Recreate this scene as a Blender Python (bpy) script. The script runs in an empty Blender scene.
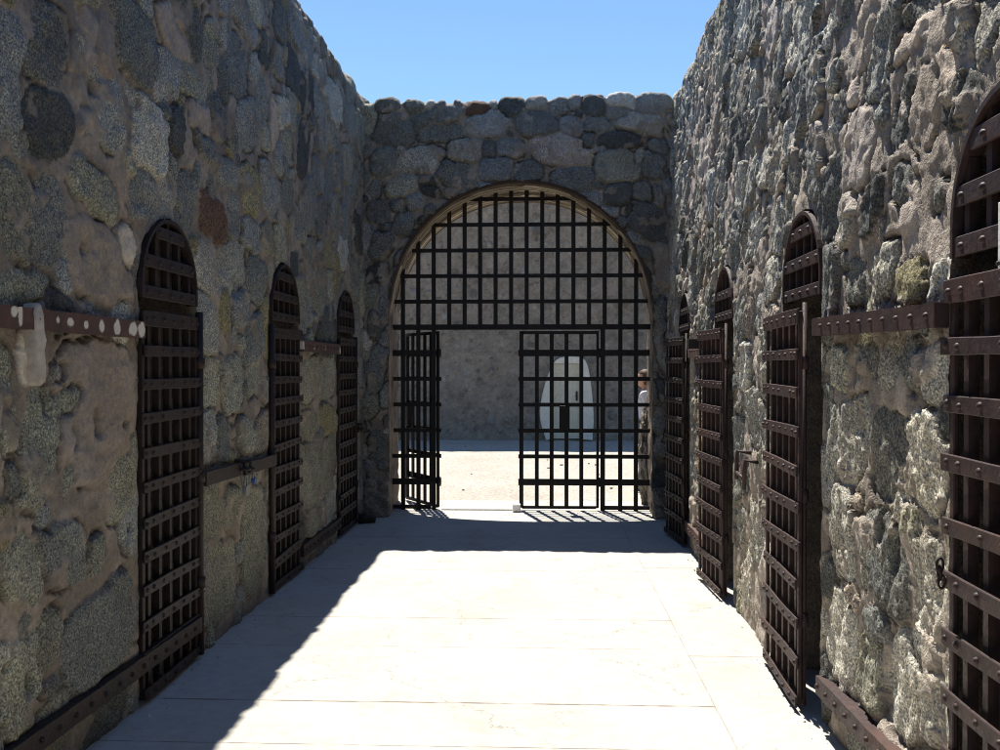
import bpy, bmesh, math, random
import numpy as np
from mathutils import Vector, Matrix
S = bpy.context.scene
COL = S.collection
rad = math.radians
LST=[(3.32,2.62,0.097,0.249,'b'),(3.59,2.86,0.151,0.150,'d'),(3.60,2.54,0.177,0.144,'k'),(4.09,2.74,0.141,0.175,'b'),(4.33,3.12,0.283,0.173,'d'),(4.53,2.71,0.202,0.186,'l'),(3.34,2.15,0.114,0.174,'g'),(3.59,2.16,0.124,0.187,'b'),(3.97,2.34,0.215,0.106,'g'),(3.42,1.89,0.198,0.059,'g'),(4.46,2.41,0.156,0.124,'b'),(3.28,1.59,0.063,0.106,'g'),(3.50,1.29,0.129,0.233,'g'),(3.66,1.57,0.067,0.033,'l'),(3.76,1.48,0.132,0.077,'g'),(3.29,1.38,0.061,0.075,'g'),(3.33,1.20,0.052,0.075,'d'),(3.39,0.84,0.153,0.128,'g'),(3.68,0.86,0.190,0.138,'d'),(3.96,0.82,0.069,0.085,'g'),(3.99,0.45,0.325,0.196,'d'),(3.58,0.56,0.090,0.106,'g'),(3.35,0.44,0.139,0.177,'g'),(3.57,0.37,0.064,0.048,'d'),(4.76,3.08,0.170,0.137,'l'),(5.15,3.15,0.214,0.101,'g'),(5.02,3.43,0.211,0.128,'d'),(5.39,3.45,0.142,0.163,'g'),(5.88,3.48,0.238,0.187,'b'),(5.96,3.82,0.286,0.095,'b'),(6.46,3.77,0.120,0.137,'k'),(4.86,2.81,0.096,0.135,'k'),(5.51,3.08,0.131,0.135,'d'),(6.10,3.18,0.235,0.178,'b'),(5.30,2.84,0.162,0.070,'d'),(6.85,3.45,0.202,0.127,'l'),(7.29,4.26,0.228,0.173,'b'),(5.00,2.47,0.130,0.152,'b'),(5.41,2.47,0.220,0.130,'r'),(5.26,2.15,0.160,0.146,'l'),(5.76,2.20,0.286,0.159,'l'),(6.28,2.19,0.193,0.160,'d'),(6.14,2.47,0.185,0.108,'b'),(6.56,2.50,0.185,0.111,'g'),(6.57,2.83,0.210,0.167,'b'),(6.12,2.75,0.194,0.156,'o'),(7.05,2.88,0.171,0.142,'d'),(5.66,2.77,0.166,0.090,'b'),(5.80,2.51,0.136,0.123,'b'),(7.69,2.92,0.186,0.224,'b'),(8.74,2.49,0.175,0.157,'o'),(7.78,2.55,0.242,0.111,'b'),(7.24,2.40,0.135,0.115,'k'),(5.34,1.51,0.181,0.156,'g'),(5.75,1.51,0.200,0.168,'g'),(5.30,1.20,0.146,0.150,'l'),(5.57,1.16,0.126,0.140,'d'),(6.01,1.17,0.156,0.118,'g'),(6.37,1.17,0.187,0.129,'m'),(7.70,1.51,0.306,0.184,'g'),(8.37,1.51,0.320,0.200,'g'),(7.70,1.13,0.306,0.131,'g'),(8.38,1.13,0.302,0.133,'o'),(7.67,0.71,0.337,0.273,'g'),(8.38,0.72,0.301,0.258,'g'),(5.35,0.76,0.199,0.143,'g'),(5.71,0.74,0.141,0.137,'g'),(6.20,0.46,0.255,0.330,'g'),(5.53,0.33,0.309,0.221,'g'),(3.91,2.99,0.063,0.146,'p'),(4.07,3.00,0.097,0.196,'p'),(5.23,2.97,0.174,0.103,'p'),(4.02,2.04,0.310,0.167,'p'),(3.46,1.68,0.070,0.138,'w'),(4.28,2.16,0.080,0.105,'w'),(4.87,3.33,0.226,0.129,'p'),(3.98,1.41,0.354,0.286,'p'),(6.68,3.33,0.102,0.195,'p'),(8.08,4.09,0.335,0.137,'l'),(8.67,4.02,0.257,0.170,'l')]
RST=[(3.90,2.95,0.175,0.131,'p'),(3.71,2.77,0.138,0.178,'b'),(3.38,2.83,0.145,0.049,'d'),(3.38,2.72,0.173,0.049,'p'),(2.98,2.64,0.078,0.084,'b'),(2.80,2.57,0.094,0.083,'l'),(3.23,2.45,0.130,0.133,'p'),(2.93,2.41,0.131,0.093,'k'),(3.45,2.50,0.101,0.125,'k'),(3.08,2.53,0.095,0.071,'p'),(4.02,2.23,0.098,0.108,'l'),(3.72,2.22,0.101,0.100,'k'),(3.44,2.24,0.096,0.071,'d'),(3.90,1.94,0.112,0.107,'d'),(3.62,1.93,0.140,0.105,'l'),(3.30,1.90,0.125,0.089,'o'),(3.04,1.86,0.087,0.055,'l'),(3.07,2.14,0.050,0.047,'d'),(4.09,1.60,0.151,0.091,'g'),(3.75,1.62,0.116,0.068,'d'),(3.50,1.61,0.106,0.094,'l'),(3.28,1.61,0.089,0.102,'d'),(3.07,1.59,0.101,0.111,'l'),(3.98,1.30,0.227,0.169,'l'),(3.55,1.27,0.155,0.175,'d'),(3.17,1.28,0.189,0.168,'l'),(4.06,0.91,0.190,0.196,'l'),(3.78,0.93,0.088,0.069,'l'),(3.52,0.88,0.193,0.164,'d'),(3.14,0.87,0.126,0.187,'l'),(4.06,0.45,0.189,0.206,'l'),(3.65,0.63,0.132,0.066,'d'),(3.70,0.42,0.135,0.159,'g'),(3.36,0.48,0.177,0.200,'l'),(3.18,0.67,0.137,0.077,'d'),(3.10,0.50,0.103,0.122,'l'),(5.07,2.80,0.102,0.105,'l'),(5.46,3.28,0.152,0.170,'l'),(6.04,3.37,0.156,0.157,'l'),(6.05,1.60,0.193,0.142,'l'),(5.74,1.28,0.268,0.173,'l'),(5.72,0.63,0.200,0.179,'l'),(6.07,0.31,0.165,0.190,'l'),(5.37,2.11,0.175,0.140,'l'),(5.40,2.73,0.127,0.140,'l'),(7.06,3.01,0.176,0.184,'l'),(7.61,2.53,0.229,0.159,'d'),(5.95,2.42,0.227,0.155,'l'),(6.04,2.76,0.145,0.141,'l')]
FST=[(-1.64,4.40,0.145,0.096,'d'),(-1.35,4.37,0.112,0.096,'d'),(-1.17,4.40,0.059,0.058,'l'),(-1.05,4.40,0.053,0.058,'d'),(-1.11,4.29,0.053,0.090,'d'),(-0.95,4.28,0.112,0.127,'b'),(-0.88,4.40,0.048,0.064,'d'),(-0.68,4.36,0.144,0.095,'r'),(-0.30,4.37,0.143,0.122,'k'),(-0.50,4.39,0.058,0.064,'l'),(-1.57,4.12,0.241,0.176,'d'),(-1.28,4.23,0.118,0.112,'d'),(-1.46,4.23,0.048,0.048,'p'),(-1.06,4.09,0.246,0.101,'d'),(-0.57,4.17,0.239,0.143,'b'),(-0.05,4.19,0.228,0.159,'d'),(-1.68,3.78,0.145,0.155,'d'),(-1.27,3.80,0.257,0.149,'l'),(-0.81,3.90,0.192,0.133,'l'),(-0.55,3.91,0.085,0.080,'d'),(-0.31,3.92,0.159,0.106,'b'),(-0.48,3.71,0.186,0.133,'b'),(-0.89,3.65,0.219,0.143,'d'),(-1.47,3.52,0.172,0.117,'g'),(-1.21,3.58,0.086,0.064,'k'),(-1.78,3.50,0.081,0.096,'d'),(-0.13,3.68,0.154,0.122,'d'),(-0.04,4.41,0.117,0.090,'l'),(0.21,4.37,0.116,0.106,'b'),(0.37,4.41,0.074,0.095,'b'),(0.56,4.37,0.137,0.137,'k'),(0.86,4.42,0.152,0.100,'l'),(1.20,4.39,0.189,0.126,'b'),(0.83,4.28,0.131,0.095,'d'),(0.62,4.15,0.158,0.100,'d'),(0.33,4.13,0.116,0.106,'b'),(1.07,4.16,0.294,0.111,'l'),(0.83,3.99,0.231,0.100,'k'),(0.24,3.89,0.333,0.174,'s'),(0.50,3.99,0.079,0.100,'d'),(1.25,3.93,0.115,0.079,'d'),(0.81,3.71,0.263,0.179,'g'),(1.20,3.73,0.126,0.147,'d'),(1.05,3.82,0.052,0.105,'l'),(0.35,3.59,0.243,0.132,'d'),(0.82,3.42,0.153,0.132,'k'),(1.08,3.45,0.105,0.100,'d'),(1.27,3.40,0.068,0.116,'d'),(1.17,3.13,0.220,0.190,'k'),(-1.74,3.26,0.118,0.123,'d'),(-1.47,3.13,0.107,0.144,'d'),(-1.70,2.91,0.134,0.155,'d'),(-1.75,2.59,0.113,0.128,'k'),(-1.17,3.27,0.070,0.059,'d'),(-1.76,2.06,0.097,0.171,'d'),(-1.76,1.56,0.113,0.262,'d'),(-1.75,0.74,0.102,0.187,'d'),(-1.75,0.34,0.113,0.161,'m'),(1.28,2.15,0.063,0.179,'d'),(1.28,1.35,0.068,0.116,'k'),(1.26,0.31,0.079,0.249,'k'),(1.29,1.75,0.063,0.238,'g'),(1.30,2.67,0.089,0.274,'p')]

# ------------------------------------------------------------------ noise
_rs = np.random.RandomState(7)
_T = _rs.rand(256, 256).astype(np.float32)
def vnoise(x, y, s=0):
    x = np.asarray(x, dtype=np.float32) + s*17.31; y = np.asarray(y, dtype=np.float32) + s*9.73
    xi = np.floor(x).astype(np.int32); yi = np.floor(y).astype(np.int32)
    fx = x - xi; fy = y - yi
    fx = fx*fx*fx*(fx*(fx*6-15)+10); fy = fy*fy*fy*(fy*(fy*6-15)+10)
    a = _T[xi & 255, yi & 255]; b = _T[(xi+1) & 255, yi & 255]
    c = _T[xi & 255, (yi+1) & 255]; d = _T[(xi+1) & 255, (yi+1) & 255]
    return ((a*(1-fx)+b*fx)*(1-fy) + (c*(1-fx)+d*fx)*fy)*2-1
def fbm(x, y, s=0, o=4):
    r = 0; a = 1; t = 0
    for k in range(o):
        r = r + a*vnoise(x*2**k, y*2**k, s+k*3); t += a; a *= .55
    return r/t
def ridged(x, y, s=0, o=3):
    r = 0; a = 1; t = 0
    for k in range(o):
        r = r + a*(1-np.abs(vnoise(x*2**k, y*2**k, s+k*5))*2); t += a; a *= .5
    return r/t
def sstep(a, b, x):
    t = np.clip((x-a)/(b-a), 0, 1); return t*t*(3-2*t)

# ------------------------------------------------------------------ materials
def mat(name):
    m = bpy.data.materials.new(name); m.use_nodes = True
    nt = m.node_tree; b = nt.nodes['Principled BSDF']
    return m, nt, b
def N(nt, t, **kw):
    n = nt.nodes.new(t)
    for k, v in kw.items():
        if k in n.inputs: n.inputs[k].default_value = v
        else: setattr(n, k, v)
    return n
def mixc(nt, f, a, b, mode='MIX'):
    n = nt.nodes.new('ShaderNodeMix'); n.data_type = 'RGBA'; n.blend_type = mode
    for i, v in ((0, f), (6, a), (7, b)):
        if hasattr(v, 'is_linked'): nt.links.new(v, n.inputs[i])
        else: n.inputs[i].default_value = v if i == 0 else (*v[:3], 1)
    return n.outputs[2]
def ramp(nt, src, stops):
    n = nt.nodes.new('ShaderNodeValToRGB'); cr = n.color_ramp
    while len(cr.elements) < len(stops): cr.elements.new(.5)
    for e, (p, c) in zip(cr.elements, stops):
        e.position = p; e.color = (*c, 1) if len(c) == 3 else c
    nt.links.new(src, n.inputs[0]); return n.outputs[0]
def math_(nt, op, a, b=0.):
    n = nt.nodes.new('ShaderNodeMath'); n.operation = op
    for i, v in ((0, a), (1, b)):
        if hasattr(v, 'is_linked'): nt.links.new(v, n.inputs[i])
        else: n.inputs[i].default_value = v
    return n.outputs[0]
def objco(nt):
    return nt.nodes.new('ShaderNodeTexCoord').outputs['Object']
def noise(nt, co, sc, det=4, rough=.6):
    n = N(nt, 'ShaderNodeTexNoise', Scale=sc, Detail=det, Roughness=rough)
    nt.links.new(co, n.inputs['Vector']); return n.outputs['Fac']
def bump(nt, b, h, st, dist):
    n = N(nt, 'ShaderNodeBump', Strength=st, Distance=dist)
    nt.links.new(h, n.inputs['Height']); nt.links.new(n.outputs[0], b.inputs['Normal'])

def stone_material(name, bst=.6, fibre=0.):
    m, nt, b = mat(name)
    at = nt.nodes.new('ShaderNodeAttribute'); at.attribute_name = 'Col'
    co = objco(nt)
    n1 = noise(nt, co, 112, 3, .62); n2 = noise(nt, co, 38, 3, .6); n3 = noise(nt, co, 3.5, 4)
    sp = ramp(nt, n1, [(.385, (.36, .37, .40)), (.465, (.84, .85, .87)), (.54, (1.06, 1.06, 1.04)), (.64, (1.85, 1.83, 1.76))])
    c = mixc(nt, at.outputs['Alpha'], at.outputs['Color'], mixc(nt, 1., at.outputs['Color'], sp, 'MULTIPLY'))
    m2 = ramp(nt, n2, [(.3, (.78, .78, .8)), (.7, (1.2, 1.19, 1.16))])
    c = mixc(nt, 1., c, m2, 'MULTIPLY')
    m3 = ramp(nt, n3, [(.3, (.86, .84, .82)), (.7, (1.1, 1.1, 1.1))])
    c = mixc(nt, 1., c, m3, 'MULTIPLY')
    nt.links.new(c, b.inputs['Base Color'])
    b.inputs['Roughness'].default_value = .85; b.inputs['Specular IOR Level'].default_value = .3
    h = math_(nt, 'ADD', math_(nt, 'MULTIPLY', n1, .6), n2)
    if fibre:
        mp = nt.nodes.new('ShaderNodeMapping'); mp.inputs['Scale'].default_value = (1, 1, .28); mp.inputs['Rotation'].default_value = (-.18, 0, 0)
        nt.links.new(co, mp.inputs['Vector'])
        h = math_(nt, 'ADD', h, math_(nt, 'MULTIPLY', noise(nt, mp.outputs[0], 70, 4, .75), math_(nt, 'MULTIPLY', at.outputs['Alpha'], fibre)))
    bump(nt, b, h, bst, .012)
    return m
M_STONE = stone_material('granite_rubble', .7)
M_STONE_ROUGH = stone_material('granite_rubble_rough', 1., 2.2)

def iron_material(name, c1, c2, c3, rough=.55):
    m, nt, b = mat(name); co = objco(nt)
    n1 = noise(nt, co, 9, 5, .65); n2 = noise(nt, co, 70, 3)
    c = ramp(nt, n1, [(.35, c1), (.55, c2), (.75, c3)])
    c = mixc(nt, 1., c, ramp(nt, n2, [(.3, (.75, .75, .75)), (.7, (1.25, 1.2, 1.2))]), 'MULTIPLY')
    n0 = noise(nt, co, 3.1, 6, .7)
    c = mixc(nt, ramp(nt, n0, [(.5, (0, 0, 0)), (.68, (1, 1, 1))]), c, tuple(x*k for x, k in zip(c3, (1.12, .98, .92))))
    nt.links.new(c, b.inputs['Base Color'])
    nt.links.new(ramp(nt, n2, [(.3, (rough-.1,)*3), (.7, (rough+.2,)*3)]), b.inputs['Roughness'])
    b.inputs['Specular IOR Level'].default_value = .28
    bump(nt, b, n2, .35, .003)
    return m
M_IRON = iron_material('dark_iron', (.014, .010, .0095), (.019, .013, .012), (.030, .018, .014))  # darker copy of the gate iron, with the shade put into its colour
M_IRON_SUN = iron_material('sunlit_iron', (.031, .020, .0195), (.043, .027, .0255), (.060, .034, .028))  # paler copy for the sunlit right-hand ironwork; sunlight is put into the colour
M_BLACK = iron_material('black_iron', (.005, .0045, .0045), (.007, .006, .006), (.011, .008, .007))
def strap_material():
    m, nt, b = mat('rusty_strap'); co = objco(nt)
    at = nt.nodes.new('ShaderNodeAttribute'); at.attribute_name = 'Col'
    n1 = noise(nt, co, 12, 5, .65); n2 = noise(nt, co, 90, 3)
    c = ramp(nt, n1, [(.35, (.038, .019, .015)), (.55, (.062, .027, .019)), (.75, (.095, .042, .027))])
    c = mixc(nt, at.outputs['Fac'], c, mixc(nt, n2, (.62, .58, .53), (.4, .36, .3)))
    nt.links.new(c, b.inputs['Base Color']); b.inputs['Roughness'].default_value = .75
    bump(nt, b, n2, .4, .003); return m
M_STRAP = strap_material()

def floor_material():
    m, nt, b = mat('worn_concrete'); co = objco(nt)
    sep = nt.nodes.new('ShaderNodeSeparateXYZ'); nt.links.new(co, sep.inputs[0])
    X, Y = sep.outputs[0], sep.outputs[1]
    n1 = noise(nt, co, 1.3, 5); n2 = noise(nt, co, 14, 5, .7); n3 = noise(nt, co, 120, 2)
    wob = math_(nt, 'MULTIPLY', math_(nt, 'SUBTRACT', noise(nt, co, 2.5, 4), .5), .05)
    c = ramp(nt, n1, [(.3, (.355, .338, .31)), (.7, (.425, .41, .378))])
    c = mixc(nt, 1., c, ramp(nt, n2, [(.3, (.9, .89, .87)), (.65, (1.04, 1.04, 1.04))]), 'MULTIPLY')
    c = mixc(nt, 1., c, ramp(nt, n3, [(.3, (.92, .92, .92)), (.7, (1.06, 1.06, 1.06))]), 'MULTIPLY')
    st1 = ramp(nt, noise(nt, co, 2.2, 6, .7), [(.55, (1, 1, 1)), (.75, (.86, .84, .80))]); c = mixc(nt, 1., c, st1, 'MULTIPLY')
    st2 = ramp(nt, noise(nt, co, 5.5, 5, .7), [(.62, (1, 1, 1)), (.72, (.72, .66, .58))]); c = mixc(nt, .6, c, mixc(nt, 1., c, st2, 'MULTIPLY'))
    def line(src, pos, w, lo=None, hi=None, other=None):
        d = math_(nt, 'ABSOLUTE', math_(nt, 'SUBTRACT', math_(nt, 'ADD', src, math_(nt, 'MULTIPLY', wob, .35)), pos))
        v = math_(nt, 'LESS_THAN', d, w)
        if lo is not None: v = math_(nt, 'MULTIPLY', v, math_(nt, 'GREATER_THAN', other, lo))
        if hi is not None: v = math_(nt, 'MULTIPLY', v, math_(nt, 'LESS_THAN', other, hi))
        return v
    ls = [line(X, .826, .0032)]
    for y, w in ((4.5, .008), (6.02, .005), (3.98, .004), (7.45, .004), (8.9, .005), (2.6, .006), (.9, .006), (-.8, .006), (-2.5, .006), (5.4, .003)):
        ls.append(line(Y, y, w, hi=.826, other=X))
    for y in (5.285, 7.6, 3.3, 1.4, -.6): ls.append(line(Y, y, .006, lo=.826, other=X))
    L = math_(nt, 'MULTIPLY', ls[0], .6)
    for v in ls[1:]: L = math_(nt, 'MAXIMUM', L, v)
    gate = ramp(nt, noise(nt, co, 4, 3), [(.38, (.25, .25, .25)), (.55, (1, 1, 1))])
    L = math_(nt, 'MULTIPLY', L, gate)
    # meandering cracks where a wear mask lets them show
    wv = nt.nodes.new('ShaderNodeVectorMath'); wv.operation = 'ADD'
    nz = N(nt, 'ShaderNodeTexNoise', Scale=3.2, Detail=5., Roughness=.65); nt.links.new(co, nz.inputs['Vector'])
    sc = nt.nodes.new('ShaderNodeVectorMath'); sc.operation = 'SCALE'; sc.inputs[3].default_value = .45
    nt.links.new(nz.outputs['Color'], sc.inputs[0]); nt.links.new(co, wv.inputs[0]); nt.links.new(sc.outputs[0], wv.inputs[1])
    def cracks(scale, w, lo, hi):
        vo = N(nt, 'ShaderNodeTexVoronoi', Scale=scale); vo.feature = 'DISTANCE_TO_EDGE'; vo.voronoi_dimensions = '2D'
        nt.links.new(wv.outputs[0], vo.inputs['Vector'])
        v = math_(nt, 'LESS_THAN', vo.outputs['Distance'], w)
        return math_(nt, 'MULTIPLY', v, ramp(nt, noise(nt, co, 1.1, 3), [(lo, (0, 0, 0)), (hi, (1, 1, 1))]))
    K = math_(nt, 'MAXIMUM', math_(nt, 'MULTIPLY', cracks(.8, .0028, .42, .52), .6), math_(nt, 'MULTIPLY', cracks(2.1, .006, .5, .6), .5))
    c = mixc(nt, math_(nt, 'MULTIPLY', math_(nt, 'MAXIMUM', L, K), .85), c, (.13, .10, .075))
    nt.links.new(c, b.inputs['Base Color']); b.inputs['Roughness'].default_value = .85
    b.inputs['Specular IOR Level'].default_value = .25
    h = math_(nt, 'SUBTRACT', math_(nt, 'ADD', n2, math_(nt, 'MULTIPLY', n3, .25)), math_(nt, 'MAXIMUM', L, K))
    bump(nt, b, h, .35, .01); return m
M_FLOOR = floor_material()

def simple(name, col, rough=.8, sc=20, var=.2, bst=.2, dist=.01, spec=.3):
    m, nt, b = mat(name); co = objco(nt)
    n1 = noise(nt, co, sc, 5, .65)
    lo = tuple(c*(1-var) for c in col); hi = tuple(c*(1+var) for c in col)
    nt.links.new(ramp(nt, n1, [(.3, lo), (.7, hi)]), b.inputs['Base Color'])
    b.inputs['Roughness'].default_value = rough; b.inputs['Specular IOR Level'].default_value = spec
    bump(nt, b, n1, bst, dist); return m
def gravel_material():
    m, nt, b = mat('desert_gravel'); co = objco(nt)
    n1 = noise(nt, co, .7, 5); n2 = noise(nt, co, 28, 4, .7)
    vo = N(nt, 'ShaderNodeTexVoronoi', Scale=22.); nt.links.new(co, vo.inputs['Vector'])
    c = ramp(nt, n1, [(.3, (.345, .312, .265)), (.7, (.41, .38, .33))])
    c = mixc(nt, 1., c, ramp(nt, n2, [(.32, (.62, .6, .58)), (.6, (1.1, 1.1, 1.1))]), 'MULTIPLY')
    c = mixc(nt, .08, c, vo.outputs['Color'], 'SOFT_LIGHT')
    nt.links.new(c, b.inputs['Base Color']); b.inputs['Roughness'].default_value = .95
    h = math_(nt, 'SUBTRACT', n2, math_(nt, 'MULTIPLY', vo.outputs['Distance'], .5))
    bump(nt, b, h, .8, .03); return m
M_GRAVEL = gravel_material()
M_WHITEWASH = simple('whitewashed_plaster', (.56, .52, .44), .9, 9, .12)
M_DOORWOOD = simple('cream_painted_boards', (.47, .43, .33), .7, 14, .1)
M_THRESH = simple('threshold_concrete', (.45, .425, .385), .85, 18, .12)
M_WHITE = simple('white_paint', (.78, .77, .74), .6, 30, .05)
M_STEEL = simple('galvanised_steel', (.17, .17, .165), .55, 40, .15, .1, .002, .6)
M_BRASS = simple('tarnished_brass', (.30, .21, .09), .45, 40, .2, .1, .002, .6)
M_BLUEP = simple('blue_plastic', (.05, .10, .25), .5, 40, .1)
M_PURPLE = simple('purple_panel', (.075, .04, .13), .45, 20, .08, .05)
M_SKIN = simple('skin', (.50, .29, .20), .55, 60, .06, .1, .003)
M_HAIR = simple('brown_hair', (.085, .045, .025), .6, 90, .4, .6, .01)
M_SHIRT = simple('pale_shirt', (.50, .51, .58), .85, 25, .08, .3, .01)
M_TROUS = simple('khaki_cloth', (.30, .25, .17), .9, 25, .12, .3, .01)
M_LEATHER = simple('dark_leather', (.02, .017, .015), .5, 40, .2)
def soffit_material():
    m, nt, b = mat('layered_arch_lining'); co = objco(nt)
    at = nt.nodes.new('ShaderNodeAttribute'); at.attribute_name = 'Col'
    n2 = noise(nt, co, 25, 5, .7); n1 = noise(nt, co, 90, 3)
    c = mixc(nt, 1., at.outputs['Color'], ramp(nt, n2, [(.3, (.75, .72, .68)), (.65, (1.1, 1.1, 1.1))]), 'MULTIPLY')
    nt.links.new(c, b.inputs['Base Color']); b.inputs['Roughness'].default_value = .85
    bump(nt, b, math_(nt, 'ADD', n1, n2), .4, .008); return m
M_SOFFIT = soffit_material()

# ------------------------------------------------------------------ objects
def tag(o, label=None, cat=None, group=None, kind=None):
    if label: o['label'] = label
    if cat: o['category'] = cat
    if group: o['group'] = group
    if kind: o['kind'] = kind
    return o
def empty(name, loc, label, cat, group=None):
    o = bpy.data.objects.new(name, None); COL.objects.link(o); o.location = loc
    o.empty_display_size = .1
    return tag(o, label, cat, group)
class MB:
    def __init__(s): s.v = []; s.f = []; s.sm = []
    def add(s, vs, fs, sm=False):
        k = len(s.v); s.v += [tuple(v) for v in vs]
        s.f += [tuple(i+k for i in f) for f in fs]; s.sm += [sm]*len(fs)
    def box(s, a, b, P=None):
        (x0, y0, z0), (x1, y1, z1) = a, b
        vs = [(x0,y0,z0),(x1,y0,z0),(x1,y1,z0),(x0,y1,z0),(x0,y0,z1),(x1,y0,z1),(x1,y1,z1),(x0,y1,z1)]
        if P: vs = [P(*v) for v in vs]
        s.add(vs, [(0,3,2,1),(4,5,6,7),(0,1,5,4),(1,2,6,5),(2,3,7,6),(3,0,4,7)])
    def tube(s, pts, r, n=8, P=None, cap=True):
        pts = [Vector(p) for p in pts]; rr = r if isinstance(r, (list, tuple)) else [r]*len(pts)
        vs = []; fs = []
        for i, p in enumerate(pts):
            t = (pts[min(i+1, len(pts)-1)]-pts[max(i-1, 0)]).normalized()
            a = t.orthogonal().normalized() if i == 0 else (a - t*a.dot(t)).normalized()
            bb = t.cross(a)
            for k in range(n):
                q = p + (a*math.cos(2*math.pi*k/n)+bb*math.sin(2*math.pi*k/n))*rr[i]
                vs.append(P(*q) if P else q)
        for i in range(len(pts)-1):
            for k in range(n):
                fs.append((i*n+k, i*n+(k+1)%n, (i+1)*n+(k+1)%n, (i+1)*n+k))
        if cap: fs += [tuple(range(n))[::-1], tuple(range((len(pts)-1)*n, len(pts)*n))]
        s.add(vs, fs, True)
    def torus(s, c, ax1, ax2, R1, R2, r, n=16, m=6):
        c = Vector(c); ax1 = Vector(ax1); ax2 = Vector(ax2); nn = ax1.cross(ax2).normalized(); vs = []; fs = []
        for i in range(n):
            t = 2*math.pi*i/n; rd = (ax1*math.cos(t)+ax2*math.sin(t)); p = c + ax1*R1*math.cos(t)+ax2*R2*math.sin(t)
            for k in range(m):
                a = 2*math.pi*k/m; vs.append(p+rd*r*math.cos(a)+nn*r*math.sin(a))
        for i in range(n):
            for k in range(m):
                fs.append((i*m+k, ((i+1)%n)*m+k, ((i+1)%n)*m+(k+1)%m, i*m+(k+1)%m))
        s.add(vs, fs, True)
    def dome(s, c, nrm, r, h, n=8, P=None):
        c = Vector(c); nrm = Vector(nrm); a = nrm.orthogonal().normalized(); b = nrm.cross(a); vs = []; fs = []
        rings = [(1, 0), (.85, .55), (.5, .88)]
        for q, hh in rings:
            for k in range(n):
                t = 2*math.pi*k/n; v = c+(a*math.cos(t)+b*math.sin(t))*r*q+nrm*h*hh
                vs.append(P(*v) if P else v)
        v = c+nrm*h; vs.append(P(*v) if P else v)
        for i in range(2):
            for k in range(n): fs.append((i*n+k, i*n+(k+1)%n, (i+1)*n+(k+1)%n, (i+1)*n+k))
        for k in range(n): fs.append((2*n+k, 2*n+(k+1)%n, 3*n))
        s.add(vs, fs, True)
    def build(s, name, m, parent=None, bev=0., loc=None):
        me = bpy.data.meshes.new(name); base = Vector((0, 0, 0))
        if parent is not None:
            p = parent
            while p is not None: base = base + p.location; p = p.parent
        elif loc is not None: base = Vector(loc)
        me.from_pydata([tuple(Vector(v)-base) for v in s.v], [], s.f); me.update()
        for p, q in zip(me.polygons, s.sm): p.use_smooth = q
        bm = bmesh.new(); bm.from_mesh(me); bmesh.ops.recalc_face_normals(bm, faces=bm.faces); bm.to_mesh(me); bm.free()
        o = bpy.data.objects.new(name, me); COL.objects.link(o)
        me.materials.append(m)
        if parent is not None: o.parent = parent
        elif loc is not None: o.location = loc
        if bev:
            b = o.modifiers.new('bevel', 'BEVEL'); b.width = bev; b.segments = 1; b.limit_method = 'ANGLE'; b.angle_limit = rad(50)
        return o

def mesh_np(name, V, F, col=None, m=None, parent=None, smooth=True, crease=None):
    me = bpy.data.meshes.new(name)
    me.vertices.add(len(V)); me.vertices.foreach_set('co', V.astype(np.float32).ravel())
    me.loops.add(len(F)*4); me.polygons.add(len(F))
    me.loops.foreach_set('vertex_index', F.astype(np.int32).ravel())
    me.polygons.foreach_set('loop_start', np.arange(0, len(F)*4, 4, dtype=np.int32))
    me.polygons.foreach_set('loop_total', np.full(len(F), 4, dtype=np.int32))
    me.polygons.foreach_set('use_smooth', np.full(len(F), smooth, dtype=bool))
    me.update(calc_edges=True); me.validate()
    if col is not None:
        a = me.color_attributes.new('Col', 'FLOAT_COLOR', 'POINT')
        a.data.foreach_set('color', col.astype(np.float32).ravel())
    o = bpy.data.objects.new(name, me); COL.objects.link(o)
    if m: me.materials.append(m)
    if parent is not None: o.parent = parent
    return o

# ------------------------------------------------------------------ rubble walls
TONE = dict(b=(.142,.149,.152), d=(.096,.101,.100), g=(.158,.159,.136), l=(.215,.215,.205), k=(.050,.054,.056), r=(.088,.052,.038),
            o=(.142,.129,.08), s=(.18,.158,.14), m=(.160,.138,.115), p=(.238,.204,.172), w=(.50,.46,.40))
def fill_stones(given, u0, u1, v0, v1, sizes, rng, tones, block=.8, asp=1.):
    st = [list(s) for s in given]
    cu = np.array([s[0] for s in st]); cv = np.array([s[1] for s in st])
    ru = np.array([s[2] for s in st]); rv = np.array([s[3] for s in st])
    for (a, b, tries) in sizes:
        for _ in range(tries):
            r1 = rng.uniform(a, b)*asp; r2 = rng.uniform(a, b)
            u = rng.uniform(u0, u1); v = rng.uniform(v0, v1)
            q = ((u-cu)/(ru+r1*block))**2 + ((v-cv)/(rv+r2*block))**2
            if len(q) and q.min() < 1: continue
            st.append([u, v, r1, r2, rng.choice(tones)])
            cu = np.append(cu, u); cv = np.append(cv, v); ru = np.append(ru, r1); rv = np.append(rv, r2)
    return st
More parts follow.
